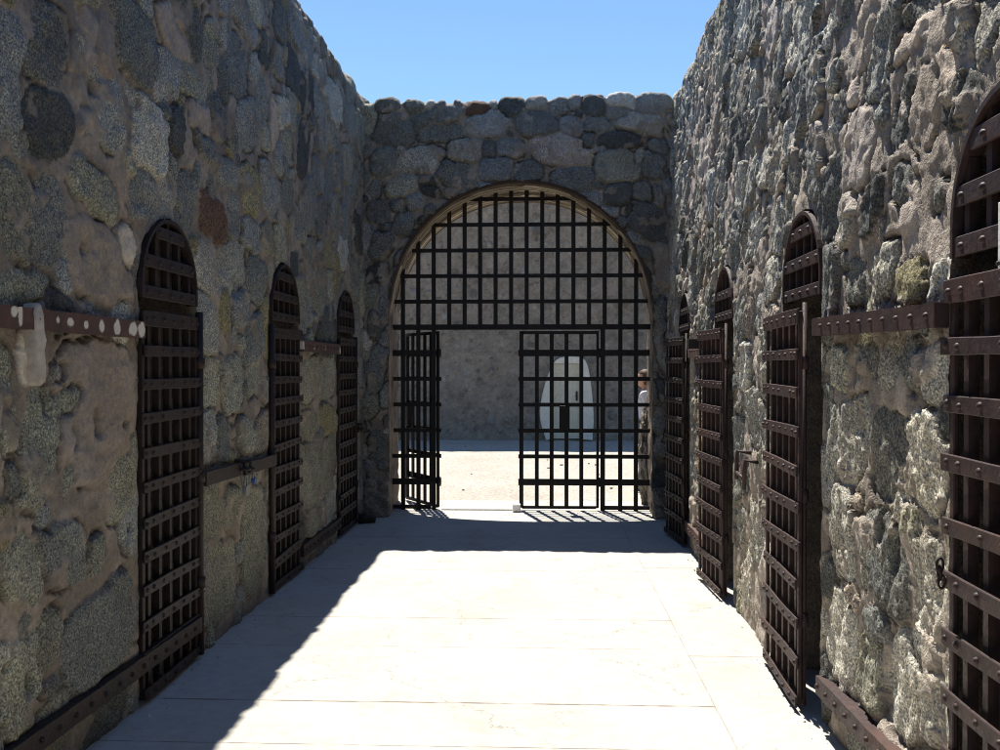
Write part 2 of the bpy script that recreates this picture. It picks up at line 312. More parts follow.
def field(ua, U, V, stones, seed, amp=.03, rough=1., fol=0., tilt=.1, warp=1., lean=0., edge=.022, pits=0, bright=(1., 1., 1.), mbright=1.):
    rng = random.Random(seed)
    Uw = U + warp*(.035*fbm(U*4, V*4, seed+1, 3) + .016*fbm(U*15, V*15, seed+2, 3))
    Vw = V + warp*(.035*fbm(U*4, V*4, seed+3, 3) + .020*fbm(U*15, V*15, seed+4, 3))
    d1 = np.full(U.shape, 9., np.float32); d2 = d1.copy(); idx = np.full(U.shape, -1, np.int32)
    info = []
    for i, (u, v, a, b, t) in enumerate(stones):
        p = rng.uniform(2.4, 4.2); sk = rng.uniform(-.3, .3) + lean; ro = rng.uniform(-.2, .2)
        gx, gz = rng.uniform(-tilt, tilt), rng.uniform(-tilt, tilt); th = rng.uniform(-.9, .9); A = amp*rng.uniform(.45, 1.3)
        info.append((u, v, a, b, t, A, gx, gz, rng.uniform(.75, 1.25), rng.uniform(-.02, .02), math.cos(th), math.sin(th), rng.uniform(-.1, .5)*tilt*2.2, rng.uniform(-.04, .04)))
        R = max(a, b)*1.7+.08
        i0, i1 = np.searchsorted(ua, [u-R, u+R])
        if i1 <= i0: continue
        vr = np.where((V[i0:i1].min(0) < v+b*1.7+.08) & (V[i0:i1].max(0) > v-b*1.7-.08))[0]
        if not len(vr): continue
        sl = (slice(i0, i1), slice(vr[0], vr[-1]+1))
        du = (Uw[sl]-u); dv = (Vw[sl]-v)
        uu = du - sk*dv; vv = dv + ro*du
        d = (np.abs(uu/a)**p + np.abs(vv/b)**p)**(1/p)
        D1 = d1[sl]; D2 = d2[sl]; I = idx[sl]
        nb = d < D1
        D2[...] = np.where(nb, D1, np.minimum(D2, d)); I[...] = np.where(nb, i, I); D1[...] = np.where(nb, d, D1)
    A_ = np.array(info, dtype=object)
    ii = np.clip(idx, 0, None)
    g = lambda k: np.array([float(x[k]) for x in info], np.float32)[ii]
    su, sv, sa, sb, sA, sgx, sgz, sj, sh = g(0), g(1), g(2), g(3), g(5), g(6), g(7), g(8), g(9)
    ct, st_, cr, co_ = g(10), g(11), g(12), g(13)
    crease = -cr*np.abs((U-su)*ct+(V-sv)*st_-co_)
    reff = np.minimum(sa, sb)
    ins = np.minimum(1.06-d1, (d2-d1)*.5)*reff
    ins = np.where(idx < 0, -.05, ins)
    ins = ins + .006*vnoise(U*45, V*45, seed+9)
    plas = np.array([x[4] in 'pw' for x in info])[ii] & (idx >= 0)
    mask = sstep(0., .007, ins)
    n_big = fbm(U*3, V*3, seed+11, 4); n_mid = fbm(U*11, V*11, seed+12, 4); n_fin = fbm(U*40, V*40, seed+13, 2)
    prof = sA*(1-np.exp(-np.clip(ins, 0, 1)/edge))
    hs = prof + sgx*(U-su)*.5 + sgz*(V-sv)*.5 + sh*.6 + crease*.5 + rough*(.016*n_mid + .005*n_fin)
    if fol:
        Ux = U + .2*V + .03*fbm(U*3, V*3, seed+28, 2)
        q = ridged(Ux*9, V*1.7, seed+21, 3); hs = hs + fol*.6*(q-.4)
        q2 = ridged(Ux*20+V*2, V*4.2, seed+25, 3); hs = hs + fol*.55*(q2-.3)
        ch = vnoise(Ux*38, V*14, seed+27); hs = hs + fol*.4*np.abs(ch)
    hp = sA*1.0*(1-np.exp(-np.clip(ins, 0, 1)/.012)) + .007*n_big + .004*n_mid
    hm = .010*n_big + .010*n_mid*(1+fol*6) + .003*n_fin - .004
    stain = sstep(.31, .36, fbm(U*5.5, V*4.5, seed+61, 5) + .12*np.exp(-np.clip(ins, 0, 1)/.02))*np.where(plas, 0, 1)
    h = hm + mask*np.where(plas, hp, hs) + stain*mask*.006
    gate = sstep(-.12, .25, fbm(U*5, V*5, seed+31, 3))
    crack = np.exp(-((ins+.003)/.007)**2)*gate
    h = h - crack*.022
    for _ in range(pits):
        pu, pv = rng.uniform(ua[0]*.0+2.5, ua[-1]), rng.uniform(.4, 4.3); a_, b_ = rng.uniform(.012, .03), rng.uniform(.02, .06)
        i0, i1 = np.searchsorted(ua, [pu-.12, pu+.12])
        h[i0:i1] -= .10*np.exp(-((np.abs(Uw[i0:i1]-pu)/a_)**3+(np.abs(Vw[i0:i1]-pv)/b_)**3))
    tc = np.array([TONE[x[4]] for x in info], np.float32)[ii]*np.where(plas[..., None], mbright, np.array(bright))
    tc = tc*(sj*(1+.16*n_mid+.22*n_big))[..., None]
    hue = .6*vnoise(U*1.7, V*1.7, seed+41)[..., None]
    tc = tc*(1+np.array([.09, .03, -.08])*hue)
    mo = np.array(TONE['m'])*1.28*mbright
    k = sstep(-.3, .4, fbm(U*7, V*7, seed+51, 4))[..., None]
    mc = mo*(.72+.4*k) + np.array([.02, .012, .0])*hue
    mk = mask*(1-.85*stain)
    col = mc*(1-mk[..., None]) + tc*mk[..., None]
    col = col*(1-.72*crack)[..., None]
    alpha = np.where(plas, .12, (.25+.75*mk)*(1-.8*stain))*np.where(mask > .5, 1, .5)
    return h, np.dstack([np.clip(col, .01, .9), np.clip(alpha, 0, 1)])

def arch_sd(u, v, uc, hw, sp):
    return np.where(v < sp, np.abs(u-uc)-hw, np.hypot(u-uc, v-sp)-hw)
def rubble_wall(name, ua, nv, zt, stones, seed, place, openings, m, thick, rag=.015, tunnel=None, vround=.05, **kw):
    """place(u, z, h) -> world; openings = [(uc, hw, spring)]"""
    nu = len(ua)
    top = zt(ua)
    va = np.linspace(0, 1, nv)
    U = np.repeat(ua[:, None], nv, 1).astype(np.float32); V = (va[None, :]*top[:, None]).astype(np.float32)
    h, col = field(ua, U, V, stones, seed, **kw)
    dt = top[:, None]-V
    if tunnel is not None:
        for o in openings: h = h*(.25+.75*sstep(0, .10, arch_sd(U, V, *o)))
    h = h - .07*np.exp(-dt/vround*1.6)
    keepv = np.ones((nu-1, nv-1), bool)
    def sdf(u, v, o):
        return arch_sd(u, v, *o) + rag*fbm(u*9, v*9, seed+77, 3)
    Uc = (U[:-1, :-1]+U[1:, 1:])/2; Vc = (V[:-1, :-1]+V[1:, 1:])/2
    for o in openings:
        keepv &= ~(sdf(Uc, Vc, o) < 0)
    # snap the rim of each hole to its curve
    kv = np.zeros((nu, nv), bool); dv = np.zeros((nu, nv), bool)
    for a in (0, 1):
        for b in (0, 1):
            kv[a:nu-1+a, b:nv-1+b] |= keepv; dv[a:nu-1+a, b:nv-1+b] |= ~keepv
    rim = kv & dv
    for o in openings:
        r = rim & (np.abs(U-o[0]) < o[1]+.2)
        for _ in range(3):
            u = U[r]; v = V[r]; e = .003
            s = sdf(u, v, o); gx = (sdf(u+e, v, o)-sdf(u-e, v, o))/(2*e); gy = (sdf(u, v+e, o)-sdf(u, v-e, o))/(2*e)
            gg = gx*gx+gy*gy+1e-6; s = np.clip(s, -.03, .03)
            U[r] = u - s*gx/gg; V[r] = np.maximum(v - s*gy/gg*(v > 1e-4), 0)
    P = place(U, V, h)
    verts = [P.reshape(-1, 3)]; cols = [col.reshape(-1, 4)]
    ids = np.arange(nu*nv).reshape(nu, nv)
    q = np.stack([ids[:-1, :-1], ids[1:, :-1], ids[1:, 1:], ids[:-1, 1:]], -1)[keepv]
    faces = [q]; base = nu*nv
    # cap and back
    kk = 6; T = np.linspace(0, 1, kk)
    cu = np.repeat(ua[:, None], kk, 1); cz = top[:, None] + .03*fbm(cu*7, np.repeat(T[None]*4, nu, 0), seed+5, 3)*np.sin(T*math.pi)[None]
    hh = h[:, -1:]*(1-T[None]) - thick*T[None]
    C = place(cu, np.concatenate([V[:, -1:], cz[:, 1:]], 1), hh)
    B = place(ua[:, None], np.zeros((nu, 1)), np.full((nu, 1), -thick)) 
    C = np.concatenate([C, B], 1); kk += 1
    verts.append(C.reshape(-1, 3)); cc = np.tile(np.array([.3, .27, .23, .5]), (nu*kk, 1)); cols.append(cc)
    ids = base+np.arange(nu*kk).reshape(nu, kk)
    faces.append(np.stack([ids[:-1, :-1], ids[1:, :-1], ids[1:, 1:], ids[:-1, 1:]], -1)[:, :kk-2 if tunnel is None else kk-1].reshape(-1, 4)); base += nu*kk
    # the jambs and vault behind each opening
    for o in openings:
        if tunnel is None: break
        uc, hw, sp = o
        t = np.concatenate([np.linspace(0, sp, 90)[:-1], sp+np.linspace(0, math.pi*hw, 70), (sp+math.pi*hw)+np.linspace(0, sp, 90)[1:]])
        a = np.clip((t-sp)/hw, 0, math.pi)
        cu = np.where(t < sp, uc-hw, np.where(t > sp+math.pi*hw, uc+hw, uc-hw*np.cos(a)))
        cv = np.where(t < sp, t, np.where(t > sp+math.pi*hw, sp*2+math.pi*hw-t, sp+hw*np.sin(a)))
        nx = np.where(t < sp, -1, np.where(t > sp+math.pi*hw, 1, -np.cos(a))); ny = np.where((t < sp) | (t > sp+math.pi*hw), 0, np.sin(a))
        off = -rag*fbm(cu*9, cv*9, seed+77, 3) - .002
        cu0 = cu+nx*off; cv0 = np.maximum(cv+ny*off, 0)
        ds = np.array(tunnel)
        iu = np.clip(np.searchsorted(ua, cu0), 0, nu-1); iv = np.clip((cv0/top[iu]*(nv-1)).astype(int), 0, nv-1)
        h0 = np.minimum(h[iu, iv], .05)
        rows = []; rc = []
        for k, d in enumerate(ds):
            w = min(1, k/2.)
            wob = w*(.025*fbm(t*5, np.full_like(t, d*5), seed+90, 3))
            x = cu0 + nx*wob; y = np.maximum(cv0 + ny*wob, 0)
            rows.append(place(x, y, h0*max(0, 1-d/.08)-d))
            n_ = fbm(t*6, np.full_like(t, d*6), seed+95, 4)
            c = np.array(TONE['m'])*1.1*(1+.35*n_[:, None]); rc.append(np.concatenate([c, np.full((len(t), 1), .4)], 1))
        R = np.stack(rows, 1); nt_, nk = R.shape[:2]
        verts.append(R.reshape(-1, 3)); cols.append(np.stack(rc, 1).reshape(-1, 4))
        ids = base+np.arange(nt_*nk).reshape(nt_, nk)
        faces.append(np.stack([ids[:-1, :-1], ids[1:, :-1], ids[1:, 1:], ids[:-1, 1:]], -1).reshape(-1, 4)); base += nt_*nk
        # back plane of the cell: pair up left and right halves
        half = nt_//2; lft = ids[:half, -1]; rgt = ids[::-1, -1][:half]
        faces.append(np.stack([lft[:-1], rgt[:-1], rgt[1:], lft[1:]], -1))
    Vv = np.concatenate(verts); Ff = np.concatenate(faces); Cc = np.concatenate(cols)
    o = mesh_np(name, Vv, Ff, Cc, m)
    return o, (U, V, h)

def ragged_top(base, seed, amp=.05):
    rng = random.Random(seed); cs = []
    y = -8.
    while y < 12:
        w = rng.uniform(.08, .26); cs.append((y+w, w*1.12, base+rng.uniform(-amp, amp), rng.uniform(.02, .07))); y += 2*w
    def zt(u):
        z = np.full(u.shape, base-.09)
        for c, w, t, d in cs:
            q = np.abs((u-c)/w); z = np.where(q < 1, np.maximum(z, t-d*(1-np.sqrt(np.clip(1-q**2.5, 0, 1)))), z)
        return z + .008*vnoise(u*30, u*0, seed)
    return zt

XL = -1.885
xr = lambda y, z: 1.258 + .011*(y-3) + .09*np.clip((z-1.9)/2.6, 0, None)
# cell openings: (centre y, half width, spring height)
LO = [(4.75, .375, 1.98), (6.94, .395, 1.97), (9.13, .40, 1.95)]
RO = [(2.60, .37, 2.02), (4.71, .36, 2.01), (6.79, .36, 1.96), (8.77, .34, 1.95)]
ua = np.concatenate([np.arange(-6, 1.6, .12), np.arange(1.6, 7.5, .0115), np.arange(7.5, 10.75, .015)])
rng = random.Random(11)
lst = fill_stones(LST, -6, 10.5, .05, 4.5, [(.14, .26, 900), (.09, .17, 2200), (.04, .09, 4000)], rng, list('bbbbdddggglok'), .72, .95)
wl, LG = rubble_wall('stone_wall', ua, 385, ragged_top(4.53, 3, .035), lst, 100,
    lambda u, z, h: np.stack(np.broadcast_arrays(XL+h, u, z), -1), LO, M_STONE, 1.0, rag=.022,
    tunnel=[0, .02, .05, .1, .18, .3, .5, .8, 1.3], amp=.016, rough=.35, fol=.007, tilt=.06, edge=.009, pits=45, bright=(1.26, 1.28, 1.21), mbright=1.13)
tag(wl, 'tall shaded left stone wall of grey granite rubble with barred cell doorways', 'wall')
rst = fill_stones(RST, -6, 10.5, .05, 4.5, [(.14, .24, 900), (.08, .16, 2600), (.04, .08, 4000)], rng, list('bblldddggkpps'), .72, .85)
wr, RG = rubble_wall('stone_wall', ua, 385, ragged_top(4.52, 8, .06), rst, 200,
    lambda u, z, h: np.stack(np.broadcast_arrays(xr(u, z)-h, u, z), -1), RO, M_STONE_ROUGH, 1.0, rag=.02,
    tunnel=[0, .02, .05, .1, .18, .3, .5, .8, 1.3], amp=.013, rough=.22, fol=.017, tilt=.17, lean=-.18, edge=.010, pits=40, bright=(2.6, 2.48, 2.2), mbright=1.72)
tag(wr, 'tall rugged right stone wall of granite rubble raked by sunlight', 'wall')

# front wall with the great arch
AC, AR, AS = -.213, 1.405, 2.165
YF = 10.1
fa = np.arange(-2.12, 1.66, .0105)
tops = [(s[0], s[2], s[1]+s[3]) for s in FST if s[1]+s[3] > 4.42]
def ztf(u):
    z = np.full(u.shape, 4.435) + .02*vnoise(u*9, u*0, 6)
    for c, w, t in tops:
        q = np.abs((u-c)/(w*1.02)); z = np.where(q < 1, np.maximum(z, t-.07*(1-np.sqrt(np.clip(1-q**3., 0, 1)))), z)
    return z + .006*vnoise(u*30, u*0, 4)
fst = fill_stones(FST, -2.1, 1.65, .05, 4.35, [(.1, .2, 500), (.06, .11, 1600), (.035, .06, 2500)], rng, list('bbdddgkl'), .7, 1.1)
wf, FG = rubble_wall('stone_wall', fa, 430, ztf, fst, 300,
    lambda u, z, h: np.stack(np.broadcast_arrays(u, YF-h, z), -1), [(AC, AR, AS)], M_STONE, 1.2, rag=.006,
    tunnel=None, vround=.035, amp=.034, rough=.5, fol=.003, tilt=.12, warp=.8, edge=.014, bright=(1.30, 1.28, 1.24), mbright=1.15)
tag(wf, 'end wall of dark rounded boulders pierced by a wide arched gateway', 'wall')
def arch_path(hw, uc, sp, n1=60, n2=110):
    t = np.concatenate([np.linspace(0, sp, n1)[:-1], sp+np.linspace(0, math.pi*hw, n2), (sp+math.pi*hw)+np.linspace(0, sp, n1)[1:]])
    a = np.clip((t-sp)/hw, 0, math.pi)
    cu = np.where(t < sp, uc-hw, np.where(t > sp+math.pi*hw, uc+hw, uc-hw*np.cos(a)))
    cv = np.where(t < sp, t, np.where(t > sp+math.pi*hw, sp*2+math.pi*hw-t, sp+hw*np.sin(a)))
    nx = np.where(t < sp, -1, np.where(t > sp+math.pi*hw, 1, -np.cos(a))); ny = np.where((t < sp) | (t > sp+math.pi*hw), 0, np.sin(a))
    return t, cu, cv, nx, ny
DEP = 1.22
def lining():
    t, cu, cv, nx, ny = arch_path(AR, AC, AS)
    ys = np.concatenate([[-.026, -.022, -.012, -.006], np.linspace(0, DEP, 74)])
    rows = []; cols = []
    rng2 = random.Random(5)
    edges = [0]; 
    while edges[-1] < DEP: edges.append(edges[-1]+rng2.uniform(.04, .11))
    lev = [rng2.uniform(-.016, .016) for _ in edges]; dk = [i == 0 or rng2.random() < .22 for i, _ in enumerate(edges)]
    isarch = sstep(AS-.02, AS+.16, cv)
    for y in ys:
        wy = y + .014*fbm(t*1.3, t*0+3, 400, 3) + .006*fbm(t*7, t*0, 405, 2)
        k = np.clip(np.searchsorted(edges, np.clip(wy, 0, DEP))-1, 0, len(edges)-1)
        lv = np.array(lev)[k]; dd = np.array(dk)[k]
        e = np.array(edges); ed = np.abs(wy[:, None]-e[None]).min(1)
        seam = np.exp(-(ed/.015)**2)
        off = isarch*(lv - .018*seam) + (1-isarch)*(.02*fbm(t*5, np.full_like(t, y*5), 410, 3)+.008*fbm(t*20, np.full_like(t, y*20), 411, 3))
        off = off + .08*max(y, 0)/DEP*np.abs(nx)*(nx != 0)          # the passage widens a little towards the yard
        if y < -.02: off = off + .0
        front = y < 0
        nn = fbm(t*6, np.full_like(t, y*9), 420, 4)
        cream = np.array([.66, .58, .45])*(1+.22*nn[:, None]); brown = np.array([.045, .028, .02])*(1+.3*nn[:, None])
        worn = sstep(.1, .5, fbm(t*2.2, np.full_like(t, y*14), 430, 4))
        kk = np.clip(np.maximum(np.maximum(seam, dd*.9), worn*.6), 0, 1)
        ca = cream*(1-kk[:, None])+brown*kk[:, None]
        if y < .006: ca = brown*.8
        jam = np.array([.22, .175, .135])*(1+.45*nn[:, None])
        dks = sstep(.15, .4, fbm(t*4, np.full_like(t, y*4), 440, 3))[:, None]
        jam = jam*(1-dks*.55)
        c = ca*isarch[:, None]+jam*(1-isarch[:, None])
        o = off - .004
        if y < -.02:                                                # thin rim lapping onto the wall face
            o = np.where(isarch > .5, .012, -.004)
        yy = np.where(isarch > .5, y, np.maximum(y, .0) if y < 0 else y)
        rows.append(np.stack([cu+nx*o, YF+yy-.0, np.maximum(cv+ny*o, 0)], -1)); cols.append(np.concatenate([c, np.ones((len(t), 1))], 1))
    R = np.stack(rows, 1); n, k = R.shape[:2]; ids = np.arange(n*k).reshape(n, k)
    F = np.stack([ids[:-1, :-1], ids[:-1, 1:], ids[1:, 1:], ids[1:, :-1]], -1).reshape(-1, 4)
    return mesh_np('arch_lining', R.reshape(-1, 3), F, np.stack(cols, 1).reshape(-1, 4), M_SOFFIT, wf)
lining()
# rear face of the gateway wall, and the rough stone stubs at the yard end of its jambs
def rear_face():
    t, cu, cv, nx, ny = arch_path(AR+.08, AC, AS)
    ex = np.clip(cu+nx*3, -2.12, 1.66); ez = np.where(cv > AS, 4.37, cv)
    ex = np.where(cv <= AS, np.where(nx < 0, -2.12, 1.66), np.clip(AC+(cu-AC)*1.5, -2.12, 1.66))
    K = 8; rows = []
    for k in range(K):
        f = k/(K-1); rows.append(np.stack([cu*(1-f)+ex*f, YF+DEP-.01+.02*fbm(t*4, t*0+k, 450, 3), cv*(1-f)+ez*f], -1))
    R = np.stack(rows, 1); n, k = R.shape[:2]; ids = np.arange(n*k).reshape(n, k)
    F = np.stack([ids[:-1, :-1], ids[:-1, 1:], ids[1:, 1:], ids[1:, :-1]], -1).reshape(-1, 4)
    c = np.tile(np.array([.3, .26, .21, .5]), (n*k, 1))
    return mesh_np('rear_face', R.reshape(-1, 3), F, c, M_STONE, wf)
rear_face()
def lump(name, c, r, seed, m, parent=None, rough=.14, n=40, color=(.3, .26, .2), box=3.2, flat=True, al=.8):
    th, ph = np.meshgrid(np.linspace(0, 2*math.pi, n, endpoint=False), np.linspace(.02, math.pi-.02, n), indexing='ij')
    x, y, z = np.sin(ph)*np.cos(th), np.sin(ph)*np.sin(th), np.cos(ph)
    k = (np.abs(x)**box+np.abs(y)**box+np.abs(z)**box)**(-1/box)
    s = 1+rough*(fbm(x*3+z*4+5, y*3+z*2+5, seed, 4))+rough*.5*fbm(x*9+z*12, y*9, seed+3, 3)
    P = np.stack([c[0]+x*k*s*r[0], c[1]+y*k*s*r[1], c[2]+z*k*s*r[2]], -1)
    if flat: P[..., 2] = np.maximum(P[..., 2], .0)
    ids = np.arange(n*n).reshape(n, n); nx_ = np.roll(ids, -1, 0)
    F = np.stack([ids[:, :-1], nx_[:, :-1], nx_[:, 1:], ids[:, 1:]], -1).reshape(-1, 4)[:, ::-1]
    v = .5+.9*sstep(-.5, .6, fbm(x*5+z*9, y*5+z*7, seed+7, 4))
    col = np.concatenate([np.array(color)[None, None]*v[..., None], np.full((n, n, 1), al)], -1)
    return mesh_np(name, P.reshape(-1, 3), F, col.reshape(-1, 4), m, parent)
lump('jamb_stub', (-1.80, 11.17, .80), (.115, .17, .93), 500, M_STONE, wf, .10, 70, (.34, .28, .21))
lump('jamb_stub', (1.30, 11.20, .52), (.135, .17, .60), 510, M_STONE_ROUGH, wf, .24, 90, (.27, .24, .20))
def drip():
    pts = [(3.352, 1.80), (3.375, 1.832), (3.40, 1.835), (3.425, 1.80), (3.44, 1.74), (3.462, 1.70), (3.45, 1.66), (3.455, 1.60), (3.445, 1.545), (3.42, 1.53), (3.40, 1.548), (3.385, 1.62), (3.362, 1.655), (3.355, 1.72)]
    n = len(pts); q = MB(); vs = []
    for sc, x in ((1., XL+.0), (1., XL+.044), (.93, XL+.050), (.6, XL+.054), (.25, XL+.055)):
        for y, z in [(3.425+(a_-3.405)*.72, b_) for a_, b_ in pts]: vs.append((x+.003*math.sin(y*90+z*31), 3.425+(y-3.425)*sc, 1.685+(z-1.685)*(sc*.5+.5 if sc > .5 else sc+.12)))
    q.add(vs, [(k*n+i, k*n+(i+1)%n, (k+1)*n+(i+1)%n, (k+1)*n+i) for k in range(4) for i in range(n)]+[tuple(range(4*n, 5*n))], True)
    q.build('plaster_drip', simple('pale_lime_plaster', (.37, .34, .30), .9, 22, .25, .6), wl)
drip()
# squared blocks standing proud at the foot of the two piers
lump('pier_block', (-1.745, YF-.015, .20), (.135, .06, .21), 520, M_STONE, wf, .05, 40, (.20, .175, .15), 7)
lump('pier_block', (1.275, YF-.01, .16), (.085, .05, .17), 523, M_STONE, wf, .07, 40, (.17, .155, .14), 6)

# ------------------------------------------------------------------ iron gates of the cells
def side_map(side):
    if side == 'L': return lambda s, n, z: (XL+.012+n, s, z)
    return lambda s, n, z: (float(xr(s, 0.))-n - .0, s, z)
def nvec(side): return 1 if side == 'L' else -1
def cell_gate(side, o, label, m, spacing, leaf=None, ang=0., n0=0., pole=None, dtop=1.86, tbot=1.95, zb=.03, nb=5, group='barred cell gates along the corridor walls', wide=(1.77,)):
    uc, hw, sp = o; P = side_map(side); b0 = P(uc, 0, 0)
    root = empty('cell_gate', b0, label, 'gate', group)
    y0, y1 = (uc-hw+.012, uc+hw-.012)
    # arched transom, let into the opening
    rim = MB(); pts = [(uc-hw+.012, 0, tbot-.02)] + [(uc-(hw-.012)*math.cos(a), 0, sp+(hw-.012)*math.sin(a)) for a in np.linspace(0, math.pi, 25)] + [(uc+hw-.012, 0, tbot-.02)]
    for i in range(len(pts)-1):
        a, b = pts[i], pts[i+1]
        vs = []
        for q in (a, b):
            k = Vector((q[0]-uc, 0, max(q[2]-sp, 0))).normalized() if q[2] > sp else Vector((math.copysign(1, q[0]-uc), 0, 0))
            for dn in (-.05, .008):
                for dr in (0, -.018): vs.append(P(q[0]+k.x*dr, dn, q[2]+k.z*dr))
        rim.add(vs, [(0,1,5,4),(2,6,7,3),(0,4,6,2),(1,3,7,5),(0,2,3,1),(4,5,7,6)])
    tr = rim.build('transom_frame', m, root)
    zt_ = lambda y: sp+math.sqrt(max((hw-.02)**2-(y-uc)**2, 0))
    for k in range(nb):
        y = y0+(y1-y0)*(k+.5+.0)/nb; q = MB(); q.box((y-.016, -.045, tbot), (y+.016, -.012, zt_(y)), P); q.build('vertical_bar', m, tr)
    z = tbot+.01; first = True
    while z < sp+hw-.07:
        dzz = math.sqrt(max((hw-.015)**2-max(z+.03-sp, 0)**2, 0)); q = MB()
        q.box((uc-dzz, -.012, z-.028), (uc+dzz, .004, z+.032), P)
        for k in range(nb):
            y = y0+(y1-y0)*(k+.5)/nb
            if abs(y-uc) < dzz-.02: q.dome((y, .004, z), (0, 1, 0), .013, .012, 8, P)
        q.build('horizontal_band', m, tr, .0025); z += .15
    # the leaf
    l0, l1 = leaf if leaf else (y0, y1)
    c, s_ = math.cos(ang), math.sin(ang)
    def PL(u, n, z):                                # swings about its near edge
        return P(l0+(u-l0)*c - (n)*s_*1, n0+n*c+(u-l0)*s_, z)
    fr = MB()
    fd = -.03 if side == 'L' else -.010; fr.box((l0, fd, zb), (l0+.03, .006, dtop), PL); fr.box((l1-.03, fd, zb), (l1, .006, dtop), PL)
    lf = fr.build('gate_leaf', m, root, .003)
    for k in range(nb):
        y = l0+.03+(l1-l0-.06)*(k+.5)/nb
        q = MB(); q.box((y-.016, -.034, zb), (y+.016, -.002, dtop), PL); q.build('vertical_bar', m, lf)
    nbands = int(round((dtop-zb-.05)/spacing)); jr = random.Random(int(uc*1000)+(7 if side == 'L' else 0))
    for j in range(nbands+1):
        z = zb+.025+(dtop-zb-.05)*j/nbands; hh = .026
        if any(abs(z-w) < spacing/2 for w in wide): hh = .036
        j0, j1, jn, je = jr.uniform(-.006, .006), jr.uniform(-.012, .012), jr.uniform(0, .004), jr.uniform(-.008, .012)
        PB = lambda u, n, z_: PL(u, n+jn+.006*math.sin((u-l0)*5+j0*900), z_+j0+j1*(u-l0))
        q = MB(); us = np.linspace(l0-.012-je, l1+.022+je, 6); vs = []
        for u in us:
            hw_ = hh*(1+jr.uniform(-.05, .05)); vs += [PB(u, .006, z-hw_), PB(u, .006, z+hw_), PB(u, .017, z+hw_), PB(u, .017, z-hw_)]
        q.add(vs, [(0, 1, 2, 3), (20, 23, 22, 21)]+[(4*i+a, 4*i+4+a, 4*i+4+(a+1)%4, 4*i+(a+1)%4) for i in range(5) for a in range(4)])
        for k in range(nb+2):
            y = l0+.015 if k == 0 else (l1-.015 if k == nb+1 else l0+.03+(l1-l0-.06)*(k-.5)/nb)
            if jr.random() < .05: continue
            q.dome((y+jr.uniform(-.004, .004), .016, z+jr.uniform(-.004, .004)), (0, 1, 0), jr.uniform(.0105, .0135), jr.uniform(.009, .013), 8, PB)
        q.build('horizontal_band', m, lf, .0025)
    # hinge pole with eyes
    pz = pole if pole else l0
    pr, pn = (.02, .012) if side == 'L' else (.011, -.045)
    if side == 'R': pz = l0+.022; pn = -.024
    q = MB(); q.tube([PL(pz, pn, zb-.005), PL(pz, pn, dtop+.04)], pr, 10)
    q.build('hinge_pole', m, root)
    for z in (.42, 1.0, 1.62):
        q = MB(); q.tube([PL(pz, pn, z-.03), PL(pz, pn, z+.03)], pr+.009, 10); q.build('hinge_eye', m, root)
    return root
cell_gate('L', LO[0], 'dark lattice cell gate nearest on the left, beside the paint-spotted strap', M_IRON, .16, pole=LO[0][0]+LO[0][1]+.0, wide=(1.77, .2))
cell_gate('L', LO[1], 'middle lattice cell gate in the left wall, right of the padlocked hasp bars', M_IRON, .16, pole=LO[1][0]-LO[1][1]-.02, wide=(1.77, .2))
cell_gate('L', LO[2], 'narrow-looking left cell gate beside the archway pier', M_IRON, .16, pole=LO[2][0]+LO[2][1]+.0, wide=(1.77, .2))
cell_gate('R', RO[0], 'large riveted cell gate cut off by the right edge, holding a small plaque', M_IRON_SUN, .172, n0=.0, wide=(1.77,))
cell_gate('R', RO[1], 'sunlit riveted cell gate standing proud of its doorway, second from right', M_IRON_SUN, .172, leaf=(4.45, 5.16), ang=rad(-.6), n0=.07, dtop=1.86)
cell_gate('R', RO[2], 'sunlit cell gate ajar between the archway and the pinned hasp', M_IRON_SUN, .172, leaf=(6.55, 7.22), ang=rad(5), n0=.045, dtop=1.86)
cell_gate('R', RO[3], 'shaded right cell gate ajar in the corner by the archway', M_IRON, .172, leaf=(8.46, 9.14), ang=rad(6), n0=.045, dtop=1.86)

